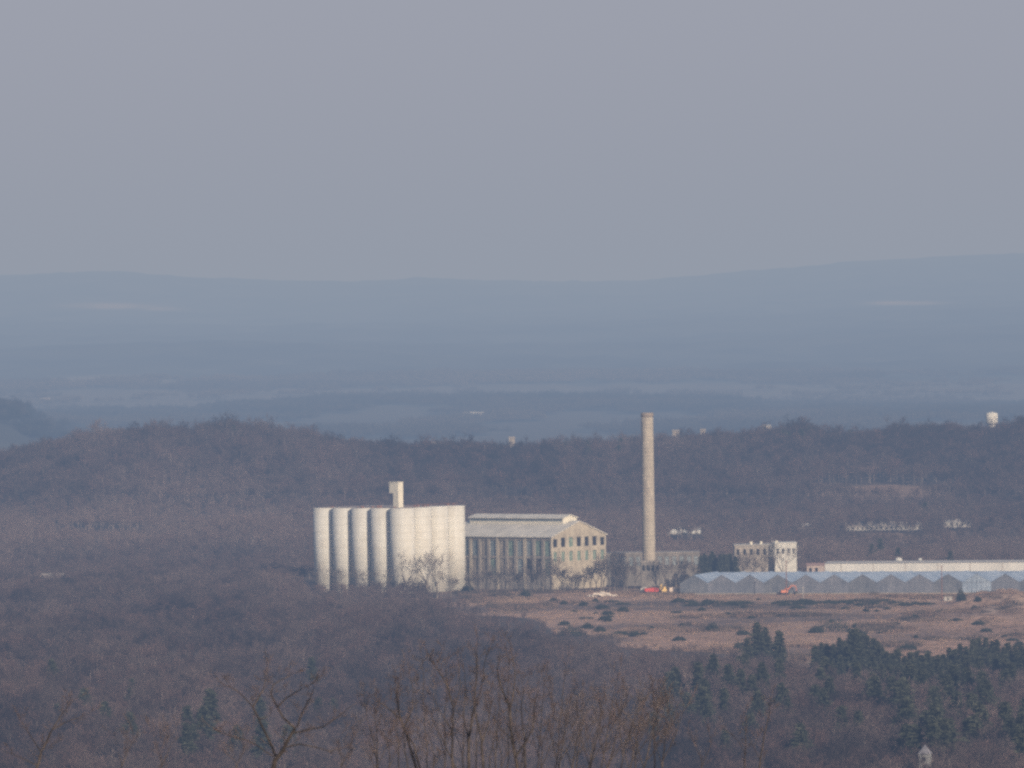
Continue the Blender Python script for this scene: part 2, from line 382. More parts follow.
# hidden source meshes for the woods live in collections of their own that are only used for the scattering
def src(name, objs):
    c = bpy.data.collections.new(name)
    for o in objs: c.objects.link(o)
    return c
C_BARE = src('bare_trees', [bare_variant(k) for k in range(7)])
C_CLUMP = src('tree_clumps', [clump_variant(k) for k in range(5)])
def scatter(name, pts, scl, tone, coll, label, cat):
    me = bpy.data.meshes.new(name); me.vertices.add(len(pts)); me.vertices.foreach_set('co', pts.astype(np.float32).ravel())
    for nm, arr in (('size',scl),('tone',tone),('turn',RNG.uniform(0,6.28,len(pts)))):
        a = me.attributes.new(nm,'FLOAT','POINT'); a.data.foreach_set('value', arr.astype(np.float32))
    o = bpy.data.objects.new(name, me); COL.objects.link(o)
    ng = bpy.data.node_groups.new(name,'GeometryNodeTree')
    ng.interface.new_socket('Geometry', in_out='INPUT', socket_type='NodeSocketGeometry'); ng.interface.new_socket('Geometry', in_out='OUTPUT', socket_type='NodeSocketGeometry')
    gi = ng.nodes.new('NodeGroupInput'); gout = ng.nodes.new('NodeGroupOutput')
    ip = ng.nodes.new('GeometryNodeInstanceOnPoints'); ci = ng.nodes.new('GeometryNodeCollectionInfo'); ci.inputs['Collection'].default_value = coll
    ci.inputs['Separate Children'].default_value = True; ci.inputs['Reset Children'].default_value = True
    ip.inputs['Pick Instance'].default_value = True
    def attr(nm):
        a = ng.nodes.new('GeometryNodeInputNamedAttribute'); a.data_type = 'FLOAT'; a.inputs['Name'].default_value = nm; return a.outputs['Attribute']
    cx = ng.nodes.new('ShaderNodeCombineXYZ'); ng.links.new(attr('turn'), cx.inputs[2])
    e2r = ng.nodes.new('FunctionNodeEulerToRotation'); ng.links.new(cx.outputs[0], e2r.inputs[0])
    ri = ng.nodes.new('FunctionNodeRandomValue'); ri.data_type = 'INT'
    ri.inputs['Min'].default_value = 0 if len(ri.inputs) else 0
    for s in ri.inputs:
        if s.name == 'Max' and s.type == 'INT': s.default_value = len(coll.objects)-1
        if s.name == 'Min' and s.type == 'INT': s.default_value = 0
    L = ng.links.new
    L(gi.outputs[0], ip.inputs['Points']); L(ci.outputs[0], ip.inputs['Instance']); L(e2r.outputs[0], ip.inputs['Rotation']); L(attr('size'), ip.inputs['Scale'])
    L([s for s in ri.outputs if s.type == 'INT'][0], ip.inputs['Instance Index'])
    L(ip.outputs[0], gout.inputs[0])
    md = o.modifiers.new('scatter','NODES'); md.node_group = ng
    return tag(o, label, cat, kind='stuff')
def jitter_grid(y0, y1, step, half):
    ys = np.arange(y0, y1, step); P = []
    for y in ys:
        xs = np.arange(-half*y, half*y, step); P.append(np.stack([xs,np.full_like(xs,y)],1))
    P = np.concatenate(P); return P+RNG.uniform(-.5,.5,P.shape)*step*1.1
# near wood: below the plant
P = jitter_grid(1430,3085,7.0,.10); X, Y = P.T
pxx, pyy = pixrow(X,Y,0*X); lowr = np.interp(pxx,*FLD); thin = (pxx>430)&(RNG.random(len(X)) > .12+.88*sstep((pyy-lowr+4)/62))
bad = field_mask(X,Y)|plant_mask(X,Y)|thin; X = X[~bad]; Y = Y[~bad]; Z = terrain(X,Y)
px, py = pixrow(X,Y,Z)
g = fbm(X/48,Y/330,51); g2 = vnoise(X/14,Y/90,53)
sc = .60+.36*vnoise(X/28,Y/170,55)+RNG.uniform(-.18,.18,len(X))
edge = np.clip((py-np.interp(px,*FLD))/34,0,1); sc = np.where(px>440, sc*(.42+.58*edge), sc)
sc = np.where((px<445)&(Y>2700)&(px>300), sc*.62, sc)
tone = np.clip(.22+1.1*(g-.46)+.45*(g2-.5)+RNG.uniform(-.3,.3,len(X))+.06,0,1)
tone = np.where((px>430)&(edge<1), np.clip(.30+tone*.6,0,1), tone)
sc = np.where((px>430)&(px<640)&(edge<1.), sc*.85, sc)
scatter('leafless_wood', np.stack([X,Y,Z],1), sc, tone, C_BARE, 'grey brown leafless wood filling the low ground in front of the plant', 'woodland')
# wooded hillside behind the plant
P = jitter_grid(3085,4760,7.6,.10); X, Y = P.T; Z = terrain(X,Y)
bad = clearing_mask(X,Y,Z)|((Y<3120)&(plant_mask(X,Y))); X = X[~bad]; Y = Y[~bad]; Z = Z[~bad]
px, py = pixrow(X,Y,Z)
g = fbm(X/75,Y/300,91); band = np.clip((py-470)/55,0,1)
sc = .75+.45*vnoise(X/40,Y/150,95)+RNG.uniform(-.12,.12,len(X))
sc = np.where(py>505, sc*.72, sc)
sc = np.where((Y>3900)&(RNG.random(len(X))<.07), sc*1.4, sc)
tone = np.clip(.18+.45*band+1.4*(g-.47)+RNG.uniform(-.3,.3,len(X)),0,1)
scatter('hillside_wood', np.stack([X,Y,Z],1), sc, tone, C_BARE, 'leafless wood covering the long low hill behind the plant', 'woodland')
# far valley woods
P = jitter_grid(5600,12400,38,.11); X, Y = P.T; lh = (X/Y*FPX+512 < 75)&(Y > 7000)&(Y < 8300)
lt = sstep((Y-10150)/150)*(1-sstep((Y-11300)/500))
k = (RNG.random(len(X)) > .85*lt)&(fbm(X/190,Y/800,71)+.07*sstep((9000-Y)/600)-.10*np.exp(-((Y-9600)/450)**2)-.3*lh < .555)&(RNG.random(len(X)) < .9); X = X[k]; Y = Y[k]; lh = lh[k]; Z = terrain(X,Y)-1
scatter('valley_wood', np.stack([X,Y,Z],1), RNG.uniform(.8,1.25,len(X)), np.clip(fbm(X/300,Y/400,99)*1.6-.35-.6*np.exp(-((Y-9600)/500)**2)+.25*sstep((Y-10200)/600)-.8*lh,0,1), C_CLUMP, 'hazy blue woods of the far valley floor beyond the near hill', 'woodland')
def tuft_variant(k):
    rnd = random.Random(700+k); mb = MB()
    for i in range(70):
        p = Vector((rnd.gauss(0,.8),rnd.gauss(0,.8),0)); mb.ribbon(p, p+rdir((0,0,1),.35,rnd)*rnd.uniform(.3,.95), .13,.04,rnd)
    return mb.build('grass_tuft_%d'%k, M_TUFT, link=False)
M_TUFT = twig_mat('dry_grass_blades', (.060,.052,.045), (.30,.21,.155), (.24,.155,.12))
C_TUFT = src('grass_tufts', [tuft_variant(k) for k in range(4)])
P = jitter_grid(2150,3010,3.6,.10); X, Y = P.T; k = field_mask(X,Y)&(RNG.random(len(X))<.45); X = X[k]; Y = Y[k]; Z = terrain(X,Y)
s1 = fbm(X/60,Y/60,41); s2 = fbm(X/25,Y/45,47)
scatter('dry_grass', np.stack([X,Y,Z],1), np.clip(.5+1.3*sstep((s2-.5)*5)+RNG.uniform(-.25,.35,len(X)),.3,2.2), np.clip(.50+1.5*(s1-.45)-.7*sstep((s2-.52)*4)+RNG.uniform(-.2,.2,len(X)),0,1), C_TUFT, 'tawny dry grass and low scrub covering the open field', 'grass')
# ------------------------------------------------------------------ building materials
M_SILO = None
m, nt, b = newmat('white_concrete', .85, .2); M_SILO = m
tc = N(nt,'ShaderNodeTexCoord'); mp = N(nt,'ShaderNodeMapping'); mp.inputs['Scale'].default_value = (1,1,.06); nt.links.new(tc.outputs['Object'], mp.inputs[0])
n1 = N(nt,'ShaderNodeTexNoise'); n1.inputs['Scale'].default_value = .55; n1.inputs['Detail'].default_value = 5; nt.links.new(mp.outputs[0], n1.inputs['Vector'])
n2 = N(nt,'ShaderNodeTexNoise'); n2.inputs['Scale'].default_value = .16; n2.inputs['Detail'].default_value = 6; nt.links.new(tc.outputs['Object'], n2.inputs['Vector'])
c1 = ramp(nt, n1.outputs['Fac'], [(.3,(.52,.505,.455)),(.62,(.57,.56,.52))]); c2 = ramp(nt, n2.outputs['Fac'], [(.3,(.90,.88,.85)),(.55,(1,1,1))])
wv = N(nt,'ShaderNodeTexWave', wave_type='BANDS', bands_direction='Z'); wv.inputs['Scale'].default_value = .085; wv.inputs['Distortion'].default_value = .15
nt.links.new(tc.outputs['Object'], wv.inputs['Vector']); c3 = ramp(nt, wv.outputs['Fac'], [(.02,(.93,.925,.91)),(.12,(1,1,1))])
nt.links.new(mixc(nt,1.0,mixc(nt,1.0,c1,c2,'MULTIPLY'),c3,'MULTIPLY'), b.inputs['Base Color'])
M_SLAB = noisy('roof_slab_concrete', (.22,.18,.16), (.36,.31,.27), .5)
M_RUST = noisy('rusty_steel', (.12,.055,.04), (.24,.13,.10), 1.5)
M_WALLT = noisy('tan_stucco', (.27,.235,.185), (.42,.37,.29), .35, (1,1,.5), lo=.32, hi=.66, detail=7, third=(.30,.26,.21))
M_WALLG = noisy('stained_wall', (.17,.15,.13), (.31,.275,.235), .4, (1,1,.4), lo=.3, hi=.68, detail=7)
M_ROOF = noisy('pale_sheet_roof', (.44,.42,.37), (.56,.53,.47), .25, (.3,1,1), lo=.35, hi=.65)
M_CREAM = noisy('cream_paint', (.52,.49,.41), (.66,.62,.52), .5)
M_GREEN = noisy('green_window_panes', (.10,.15,.125), (.22,.28,.23), .8, lo=.35, hi=.65, rough=.5, spec=.4)
M_DARK = noisy('dark_opening', (.012,.012,.014), (.035,.033,.034), .8)
M_BLUEP = noisy('blue_grey_panes', (.13,.16,.17), (.24,.265,.27), .6, lo=.35, hi=.65, rough=.45, spec=.4)
M_WHITE = noisy('white_paint', (.42,.41,.375), (.54,.53,.49), .3)
M_PINK = noisy('dull_red_roof', (.24,.15,.13), (.34,.23,.20), .6)
# ------------------------------------------------------------------ silos
S0 = ray(403.4,592.5); y = 2984.0
th = math.radians(50); sroot = empty('silo_block', (S0.x*y, y, 0), th, 'row of joined white concrete silos standing left of the long hall', 'silo')
RS = 6.15; DS = 12.5; ZT = 41.5
def silo(ix, iy, top):
    mb = MB(); mb.lathe([(RS,0),(RS,top)], 56, ix*DS, iy*DS)
    o = mb.build('silo', M_SILO, sroot); smooth_cyl(o); return o
for i in range(5): silo(0, i, ZT-.02*i)
for i in range(1,4): silo(i, 0, ZT+.1+.15*(i>1))
mb = MB(); mb.box(-1.2, 3*DS+2, -1.2, 4*DS+3, ZT-1.0, ZT+.22); mb.build('roof_slab', M_SLAB, sroot)
mb = MB(); mb.box(0.5,3*DS-2,1.2,4*DS-2,0,ZT-1.2); mb.build('core_wall', M_SILO, sroot)
mb = MB(); mb.box(3.4,7.0,5.4,8.7,ZT+.2,ZT+12.5); mb.box(3.42,6.98,8.7,11.2,ZT+7.2,ZT+12.5); mb.box(3.25,7.15,5.25,11.4,ZT+12.5,ZT+12.75); mb.build('elevator_tower', M_CREAM, sroot)
rr = random.Random(4)
for k in range(16):
    t = rr.uniform(0,4); bx, by = (rr.uniform(-3.5,1),t*DS) if k < 8 else (rr.uniform(4,3.2*DS), rr.uniform(-3.5,1))
    mb = MB(); s = rr.uniform(.35,.9); zb = ZT+.2 if k < 8 else ZT+.5
    mb.box(bx,bx+s*rr.uniform(1,2.6),by,by+s,zb,zb+rr.uniform(.4,1.1)); mb.build('roof_vent', M_RUST, sroot)
mb = MB()
for k in range(24):
    t = k/23*3.1*DS; mb.box(t,t+.12,-2.6,-2.5,ZT+.3,ZT+1.6)
mb.box(0,3.1*DS,-2.6,-2.5,ZT+1.5,ZT+1.62); mb.build('roof_railing', M_RUST, sroot)
# ------------------------------------------------------------------ long hall
hv = ray(552.5,589.5); yh = 3000.0
hroot = empty('long_hall', (hv.x*yh, yh, 0), math.radians(50), 'long tan industrial hall with a gabled end and raised roof monitor beside the silos', 'hall')
W, LH, ZE, ZA = 42.0, 70.0, 25.9, 33.0
hole_g = []
for i in range(7):
    c = 2.6+i*6.1; hole_g.append((c-1.65,c+1.65,20.8,25.4 if 0<i<6 else 24.8))
for i in range(7):
    c = 2.6+i*6.1; hole_g.append((c-1.35,c+1.35,13.8,18.6))
mb = MB(); mb.wall((0,0,0),(1,0,0),0,W,0,ZE,hole_g,.5,(0,-1,0)); mb.tri((0,0,ZE),(W,0,ZE),(W/2,0,ZA))
mb.quad((W,0,0),(W,LH,0),(W,LH,ZE),(W,0,ZE)); mb.quad((W,LH,0),(0,LH,0),(0,LH,ZE),(W,LH,ZE)); mb.tri((W,LH,ZE),(0,LH,ZE),(W/2,LH,ZA))
mb.build('gable_wall', M_WALLT, hroot)
hole_l = []; nb = 12; bay = LH/nb
rr = random.Random(9)
for i in range(nb):
    c = bay*(i+.5)
    hole_l += [(c-1.9,c+1.9,16.5,24.2),(c-1.9,c+1.9,7.0,15.2)]
mb = MB(); mb.wall((0,0,0),(0,1,0),0,LH,0,ZE,hole_l,.5,(-1,0,0)); mb.build('side_wall', M_WALLG, hroot)
for i in range(nb+1):
    mb = MB(); c = bay*i; mb.box(-.28,-.003,max(c-.75,.003),min(c+.75,LH-.01),0,ZE-.5); mb.build('pilaster', M_WALLG if i%3 else M_WALLT, hroot)
for i in range(8):
    if i in (0,7): continue
    c = 5.65+(i-1)*6.1
    mb = MB(); mb.box(c-.4,c+.4,-.25,-.003,0,20.2); mb.build('pilaster', M_WALLT, hroot)
def pane(h, face, mat, rr, nm='window'):
    a,b_,c,d = h; mb = MB()
    if face == 'g': mb.quad((a,.42,c),(b_,.42,c),(b_,.42,d),(a,.42,d))
    else: mb.quad((.42,a,c),(.42,b_,c),(.42,b_,d),(.42,a,d))
    n = max(1,int((b_-a)/1.2)); k = max(1,int((d-c)/1.6))
    for i in range(1,n+1):
        t = a+(b_-a)*i/(n+1)
        if face == 'g': mb.box(t-.05,t+.05,.34,.41,c,d)
        else: mb.box(.34,.41,t-.05,t+.05,c,d)
    return mb.build(nm, mat, hroot)
for i,h in enumerate(hole_g):
    pane(h,'g', M_DARK if i < 7 and i != 2 else M_GREEN, rr)
for i,h in enumerate(hole_l):
    b_ = i//2
    pane(h,'l', (M_DARK if (b_ in (1,2) and i%2) else rr.choice([M_BLUEP,M_BLUEP,M_GREEN,M_WALLG,M_WALLG] if b_ > 3 else [M_BLUEP,M_GREEN])), rr)
OV = .9; sl = (ZA-ZE)/(W/2)
mb = MB()
mb.prism([(-OV,ZE-OV*sl+.05),(W/2,ZA+.05),(W/2,ZA+.5),(-OV,ZE-OV*sl+.5)],-.6,LH+.6)
mb.prism([(W/2,ZA+.05),(W+OV,ZE-OV*sl+.05),(W+OV,ZE-OV*sl+.5),(W/2,ZA+.5)],-.6,LH+.6)
mb.build('roof', M_ROOF, hroot)
mw = 5.2; m0, m1 = 5.6, 66.0; zb = ZA-mw*sl-.5; zt = 34.7
mb = MB(); mb.prism([(W/2-mw,zb),(W/2+mw,zb),(W/2+mw,zt),(W/2,zt+1.35),(W/2-mw,zt)], m0, m1); mb.build('monitor_wall', M_CREAM, hroot)
mb = MB(); mb.prism([(W/2-mw-.9,zt-.25),(W/2,zt+1.4),(W/2+mw+.9,zt-.25),(W/2+mw+.9,zt+.15),(W/2,zt+1.8),(W/2-mw-.9,zt+.15)], m0-.6, m1+.6); mb.build('monitor_roof', M_ROOF, hroot)
mb = MB(); mb.box(W/2-mw-.08,W/2-mw-.003,m0+.8,m1-.8,zt-1.6,zt-.5); mb.build('monitor_window', M_BLUEP, hroot)
# ------------------------------------------------------------------ chimney
cv = ray(649.5,588); yc = 3012.0
M_CHIM = noisy('chimney_concrete', (.27,.235,.19), (.39,.345,.28), .5, (1,1,.5), lo=.3, hi=.7, detail=6)
nt = M_CHIM.node_tree; b = nt.nodes['Principled BSDF']; lk = b.inputs['Base Color'].links[0].from_socket
tc = N(nt,'ShaderNodeTexCoord'); wv = N(nt,'ShaderNodeTexWave', wave_type='BANDS', bands_direction='Z'); wv.inputs['Scale'].default_value = .16; wv.inputs['Distortion'].default_value = .3
nt.links.new(tc.outputs['Object'], wv.inputs['Vector']); nt.links.new(mixc(nt,1.0,lk,ramp(nt,wv.outputs['Fac'],[(.05,(.91,.905,.90)),(.4,(1,1,1))]),'MULTIPLY'), b.inputs['Base Color'])
croot = empty('smokestack', (cv.x*yc, yc, 0), 0, 'tall tan concrete smokestack standing right of the long hall', 'smokestack')
ztop = 113-(414.5-360)/FPX*yc
mb = MB(); mb.lathe([(3.25,0),(3.2,12),(2.98,ztop-5),(2.93,ztop-2.2)],48); o = mb.build('shaft', M_CHIM, croot); smooth_cyl(o)
mb = MB(); mb.lathe([(2.93,ztop-2.2),(3.15,ztop-1.9),(3.15,ztop-.2),(2.7,ztop),(2.3,ztop),(2.3,ztop-2)],48); o = mb.build('crown_band', noisy('sooty_concrete',(.16,.13,.11),(.26,.22,.18),1), croot); smooth_cyl(o)
mb = MB(); mb.lathe([(4.0,0),(4.0,7.8),(3.7,8.2),(3.2,8.4)],40); o = mb.build('plinth', M_WALLT, croot)
mb = MB()
mb.box(-3.32,-3.27,-.2,.2,9,ztop-3)
mb.build('ladder', M_RUST, croot)
# ------------------------------------------------------------------ generic flat roofed block with windows
def block(name, x0, x1, y, z1, depth, label, cat, wm, rm, cols, rws, ww, wh, pm=M_DARK, rz=None, parapet=.5, z0=0.0, group=None, base=None):
    a = ray(x0,(base or 580)); c = ray(x1,(base or 580)); X0, X1 = a.x*y, c.x*y
    z0 = min(hgt(X0,y),hgt(X1,y))-.3
    r = empty(name, (X0,y,z0), rz or 0, label, cat, group); L = (X1-X0)/math.cos(rz or 0); h = z1-z0
    holes = []
    for i in range(cols):
        for j,zc in enumerate(rws):
            cx = L*(i+.5)/cols; holes.append((cx-ww/2,cx+ww/2,zc-wh/2-z0,zc+wh/2-z0))
    mb = MB(); mb.wall((0,0,0),(1,0,0),0,L,0,h,holes,.35,(0,-1,0))
    mb.quad((L,0,0),(L,depth,0),(L,depth,h),(L,0,h)); mb.quad((0,depth,0),(0,0,0),(0,0,h),(0,depth,h)); mb.quad((L,depth,0),(0,depth,0),(0,depth,h),(L,depth,h))
    mb.build('wall', wm, r)
    mb = MB(); mb.box(-.25,L+.25,-.25,depth+.25,h+.003,h+parapet); mb.build('roof', rm, r)
    for q in holes:
        mb = MB(); mb.quad((q[0],.3,q[2]),(q[1],.3,q[2]),(q[1],.3,q[3]),(q[0],.3,q[3])); mb.box((q[0]+q[1])/2-.05,(q[0]+q[1])/2+.05,.22,.29,q[2],q[3]); mb.build('window', pm, r)
    return r
def zrow(px, row, y): return H0+ray(px,row).z*y
M_WALLD = noisy('dingy_wall', (.11,.10,.09), (.22,.195,.17), .4, (1,1,.4), lo=.3, hi=.68, detail=7)
block('annex_building', 606, 700, 3040, zrow(650,553.5,3040), 22, 'low stained annex behind the smokestack joining it to the hall', 'building', M_WALLD, M_WALLG, 13, [zrow(650,561,3040)], 2.0, 4.4, M_BLUEP)
M_PALE1 = noisy('weathered_trim', (.24,.225,.20), (.36,.34,.31), .3)
r2 = block('office_building', 735, 775, 3078, zrow(755,545.5,3078), 20, 'grey two storey office block left of the bright white wing', 'building', M_WALLG, M_PALE1, 6, [zrow(755,552,3078)], 1.5, 3.0, M_DARK)
for q in (8,13): 
    mb = MB(); mb.box(q,q+1.2,4,5.2,r2.location.z*0+zrow(755,545.5,3078)+.5,zrow(755,545.5,3078)+2.2); mb.build('chimney', M_CREAM, r2)
block('boiler_house', 641.5, 660, 3000, zrow(650,562,3000), 8, 'small stained boiler house at the foot of the smokestack', 'building', M_WALLD, M_WALLG, 4, [zrow(650,568,3000)], 1.3, 2.6, M_DARK, base=588)
r3 = block('white_office_wing', 775.3, 797, 3072, zrow(786,543.5,3072), 18, 'bright white office wing with four small upper windows above the greenhouses', 'building', M_WHITE, M_WHITE, 4, [zrow(786,551,3072)], 1.2, 2.6, M_DARK)
mb = MB(); hh = zrow(786,543.5,3072)+.8; mb.box(.3,1.6,1,2.2,hh,hh+1.0); mb.build('chimney', M_CREAM, r3)
# long white shed behind the greenhouses
ga = ray(825,572); gb = ray(1075,572); y0 = 3062
X0 = ga.x*y0
M_PALE0 = noisy('grey_pipe', (.36,.34,.31), (.44,.42,.39), .5)
sh = empty('long_white_shed', (X0,y0,0), math.atan2(-26,128), 'long low shed with a bright white wall behind the greenhouses', 'shed')
zt = zrow(825,563.5,3062)
mb = MB(); mb.wall((0,0,0),(1,0,0),0,150,0,zt,[],.3,(0,-1,0)); mb.quad((0,24,0),(0,0,0),(0,0,zt),(0,24,zt)); mb.build('wall', noisy('white_cladding',(.47,.47,.455),(.57,.57,.55),.12,(1,1,.2)), sh)
mb = MB(); mb.prism([(-.4,zt+.003),(24,zt+.003),(12,zt+.75)],-.4,150,'x'); mb.build('roof', M_PALE0, sh)
for k in range(9):
    mb = MB(); mb.box(8+k*16.2,8.5+k*16.2,-.12,-.003,0,zt-.1); mb.build('downpipe', M_PALE0, sh)
sh2 = empty('pink_shed', (ray(807,570).x*3046,3046,0), 0, 'short pinkish shed between the white wing and the long white shed', 'shed')
zt2 = zrow(815,565.5,3046); mb = MB(); mb.wall((0,0,0),(1,0,0),0,8.6,0,zt2,[(1,2.4,zt2-3.6,zt2-1.2),(4,5.4,zt2-3.6,zt2-1.2)],.3,(0,-1,0)); mb.quad((8.6,0,0),(8.6,8,0),(8.6,8,zt2),(8.6,0,zt2)); mb.build('wall', noisy('pink_wall',(.28,.22,.20),(.38,.32,.28),.5), sh2)
mb = MB(); mb.prism([(-.3,zt2+.003),(8.4,zt2+.003),(4,zt2+1.1)],-.3,8.9,'x'); mb.build('roof', M_PINK, sh2)
mb = MB(); mb.box(1,2.4,.3,.35,zt2-3.6,zt2-1.2); mb.build('window', M_DARK, sh2); mb = MB(); mb.box(4,5.4,.3,.35,zt2-3.6,zt2-1.2); mb.build('window', M_DARK, sh2)
def tank(px, row, y, r, h, label):
    v = ray(px,row); o = empty('storage_tank', (v.x*y,y,0), 0, label, 'tank'); zt = H0+v.z*y
    mb = MB(); mb.lathe([(r,zt-h),(r,zt-r*.5),(r*.8,zt-r*.2),(r*.35,zt)],24); q = mb.build('tank_shell', M_WHITE, o, True)
    mb = MB()
    for a in range(4): mb.tube([(r*.7*math.cos(a*1.57),r*.7*math.sin(a*1.57),0),(r*.7*math.cos(a*1.57),r*.7*math.sin(a*1.57),zt-h+.1)],[.15,.15],6)
    mb.build('support_frame', M_RUST, o)
tank(898.5,557.5,3085,1.9,2.6,'round white tank rising above the long white shed roof')
tank(920,558,3085,1.0,1.5,'small pale tank right of the round white tank above the shed roof')
# ------------------------------------------------------------------ greenhouses
m, nt, b = newmat('greenhouse_glass', .38, .35)
tc = N(nt,'ShaderNodeTexCoord'); n = N(nt,'ShaderNodeTexNoise'); n.inputs['Scale'].default_value = .10; n.inputs['Detail'].default_value = 5; nt.links.new(tc.outputs['Object'], n.inputs['Vector'])
c = ramp(nt, n.outputs['Fac'], [(.35,(.22,.27,.34)),(.65,(.32,.37,.44))])
nt.links.new(c, b.inputs['Base Color']); M_GLASSR = m
M_GLASSW = noisy('greenhouse_end_panels', (.115,.125,.15), (.17,.175,.20), .22, (1,1,.6), lo=.35, hi=.65, rough=.5, spec=.3)
M_GLASSW2 = noisy('older_end_panels', (.095,.105,.125), (.15,.155,.17), .3, (1,1,.6), lo=.35, hi=.65, rough=.5, spec=.3)
A = ray(680,594.5); B = ray(1010,594.5); Ya, Yb = flatY(680,594.5), flatY(1010,594.5)
pa = Vector((A.x*Ya,Ya,0)); pb = Vector((B.x*Yb,Yb,0)); dv = pb-pa; grz = math.atan2(dv.y,dv.x)*.8
groot = empty('greenhouse_range', pa, grz, 'long range of ridged blue grey greenhouses at the edge of the brown field', 'greenhouse')
SPN = 27.3*.4836/math.cos(grz); ZGE, ZGP, DG = 5.4, 9.3, 46.0
nspan = 15
for i in range(nspan):
    x0 = i*SPN; x1 = x0+SPN; xm = (x0+x1)/2
    mb = MB(); mb.quad((x0,0,0),(x1,0,0),(x1,0,ZGE),(x0,0,ZGE)); mb.tri((x0,0,ZGE),(x1,0,ZGE),(xm,0,ZGP))
    if i == 0: mb.quad((0,DG,0),(0,0,0),(0,0,ZGE),(0,DG,ZGE))
    mb.build('end_wall', M_GLASSR if i in (10,) else (M_GLASSW if i%3 else M_GLASSW2), groot)
    mb = MB(); mb.quad((x0,-.1,ZGE+.04),(xm,-.1,ZGP+.04),(xm,DG,ZGP+.04),(x0,DG,ZGE+.04)); mb.quad((xm,-.1,ZGP+.04),(x1,-.1,ZGE+.04),(x1,DG,ZGE+.04),(xm,DG,ZGP+.04)); mb.build('glass_roof', M_GLASSR, groot)
    mb = MB()
    for k in range(1,6):
        t = x0+SPN*k/6; mb.box(t-.05,t+.05,-.07,-.01,0,ZGE+(ZGP-ZGE)*(1-abs(t-xm)/(SPN/2)))
    mb.box(x0+.02,x1-.02,-.1,-.02,ZGE-.1,ZGE+.05); mb.build('glazing_bars', M_GLASSW, groot)
mb = MB(); mb.box(-.2,nspan*SPN,-.16,-.11,0,.6); mb.build('base_wall', M_WALLG, groot)
rg = empty('rear_greenhouse', pa+Vector((math.cos(grz)*6-math.sin(grz)*49,math.sin(grz)*6+math.cos(grz)*49,0)), grz, 'single long glass ridge running behind the ridged greenhouse range', 'greenhouse')
zz = 8.5; LL = nspan*SPN-6
mb = MB(); mb.quad((0,0,0),(LL,0,0),(LL,0,6.6),(0,0,6.6)); mb.quad((0,12,0),(0,0,0),(0,0,6.6),(0,12,6.6)); mb.tri((0,0,6.6),(0,12,6.6),(0,6,zz)); mb.build('side_wall', M_GLASSR, rg)
mb = MB(); mb.prism([(-.2,6.6),(6,zz),(12.2,6.6),(6,zz+.12)],-.1,LL,'x'); mb.build('glass_roof', M_GLASSR, rg)
# ------------------------------------------------------------------ sheds and houses in the woods
def house(px, row, wpx, hpx, label, name='house', wm=M_WHITE, rm=M_PINK, y0=3100, yfix=None, rz=0.0, cat='house', wins=3, roofh=.35, group=None):
    g = ground(px,row,y0) if not yfix else Vector((ray(px,row).x*yfix, yfix, hgt(ray(px,row).x*yfix,yfix)))
    y = g.y; L = wpx*y/FPX; h = max((H0+ray(px,row-hpx).z*y)-g.z, 2.2); dp = min(max(L*.5,5),14)
    r = empty(name, (g.x,y,g.z), rz, label, cat, group); rh = dp*roofh*.6; he = h-rh
    holes = [(-L/2+L*(i+.5)/wins-.5,-L/2+L*(i+.5)/wins+.5,he*.62-.6,he*.62+.7) for i in range(wins)]
    mb = MB(); mb.wall((0,0,0),(1,0,0),-L/2,L/2,-1,he,holes,.25,(0,-1,0))
    for s in (-1,1): mb.quad((s*L/2,0,-1),(s*L/2,dp,-1),(s*L/2,dp,he),(s*L/2,0,he)); mb.tri((s*L/2,0,he),(s*L/2,dp,he),(s*L/2,dp/2,h))
    mb.quad((-L/2,dp,-1),(L/2,dp,-1),(L/2,dp,he),(-L/2,dp,he)); mb.build('wall', wm, r)
    mb = MB(); mb.prism([(-.3,he-.1),(dp/2,h+.03),(dp+.3,he-.1),(dp+.3,he+.1),(dp/2,h+.25),(-.3,he+.1)],-L/2-.3,L/2+.3,'x'); mb.build('roof', rm, r)
    for q in holes:
        mb = MB(); mb.quad((q[0],.2,q[2]),(q[1],.2,q[2]),(q[1],.2,q[3]),(q[0],.2,q[3])); mb.build('window', M_DARK, r)
    return r
M_PALE = noisy('weathered_white', (.27,.255,.235), (.40,.38,.35), .2)
house(684,534.5,33,7.5,'white roofed low shed in the trees right of the smokestack','shed',M_PALE,M_WHITE,cat='shed',wins=5,roofh=.6)
house(806,529,24,5,'faint reddish shed half hidden in the hillside trees','shed',M_WALLG,M_PALE,cat='shed',wins=4)
house(884,530.5,76,8.5,'longest pale shed seen through the hillside trees','shed',M_PALE,M_WALLG,cat='shed',wins=16)
house(957,527.5,28,8,'shorter pale shed at the right end of the hillside sheds','shed',M_PALE,M_PALE,cat='shed',wins=5)
house(630,534,12,5,'small white shed peeping out left of the smokestack','shed',M_PALE,M_PALE,cat='shed',wins=2)
house(612,533,7,4,'tiny white shed just above the right eave of the hall','shed',M_PALE,M_PALE,cat='shed',wins=1)
house(24,527,14,9,'pale house among the trees near the left edge','house',M_PALE,M_WALLG,cat='house',wins=2)
house(52,579,22,5,'low pale outbuilding in the wood at far left','shed',M_PALE,M_WALLG,cat='shed',wins=3,y0=2900,yfix=3096)
for (x,r_,wd,hp,lb) in [(676,436,7,7,'pinkish house on the ridge just right of the smokestack top'),(703,433,5,5,'tiny white house on the ridge between the pinkish and the gabled house'),(767,432,8,8,'white gabled house on the ridge left of the dark treetops'),(512,443,6,7,'pale narrow house on the ridge above the hall'),(437,446,10,5,'faint pale house on the ridge above the silos')]:
    house(x,r_+3,wd,hp+2,lb,yfix=4420,wm=M_WALLG,rm=M_WALLG if x != 767 else M_PALE,wins=2)
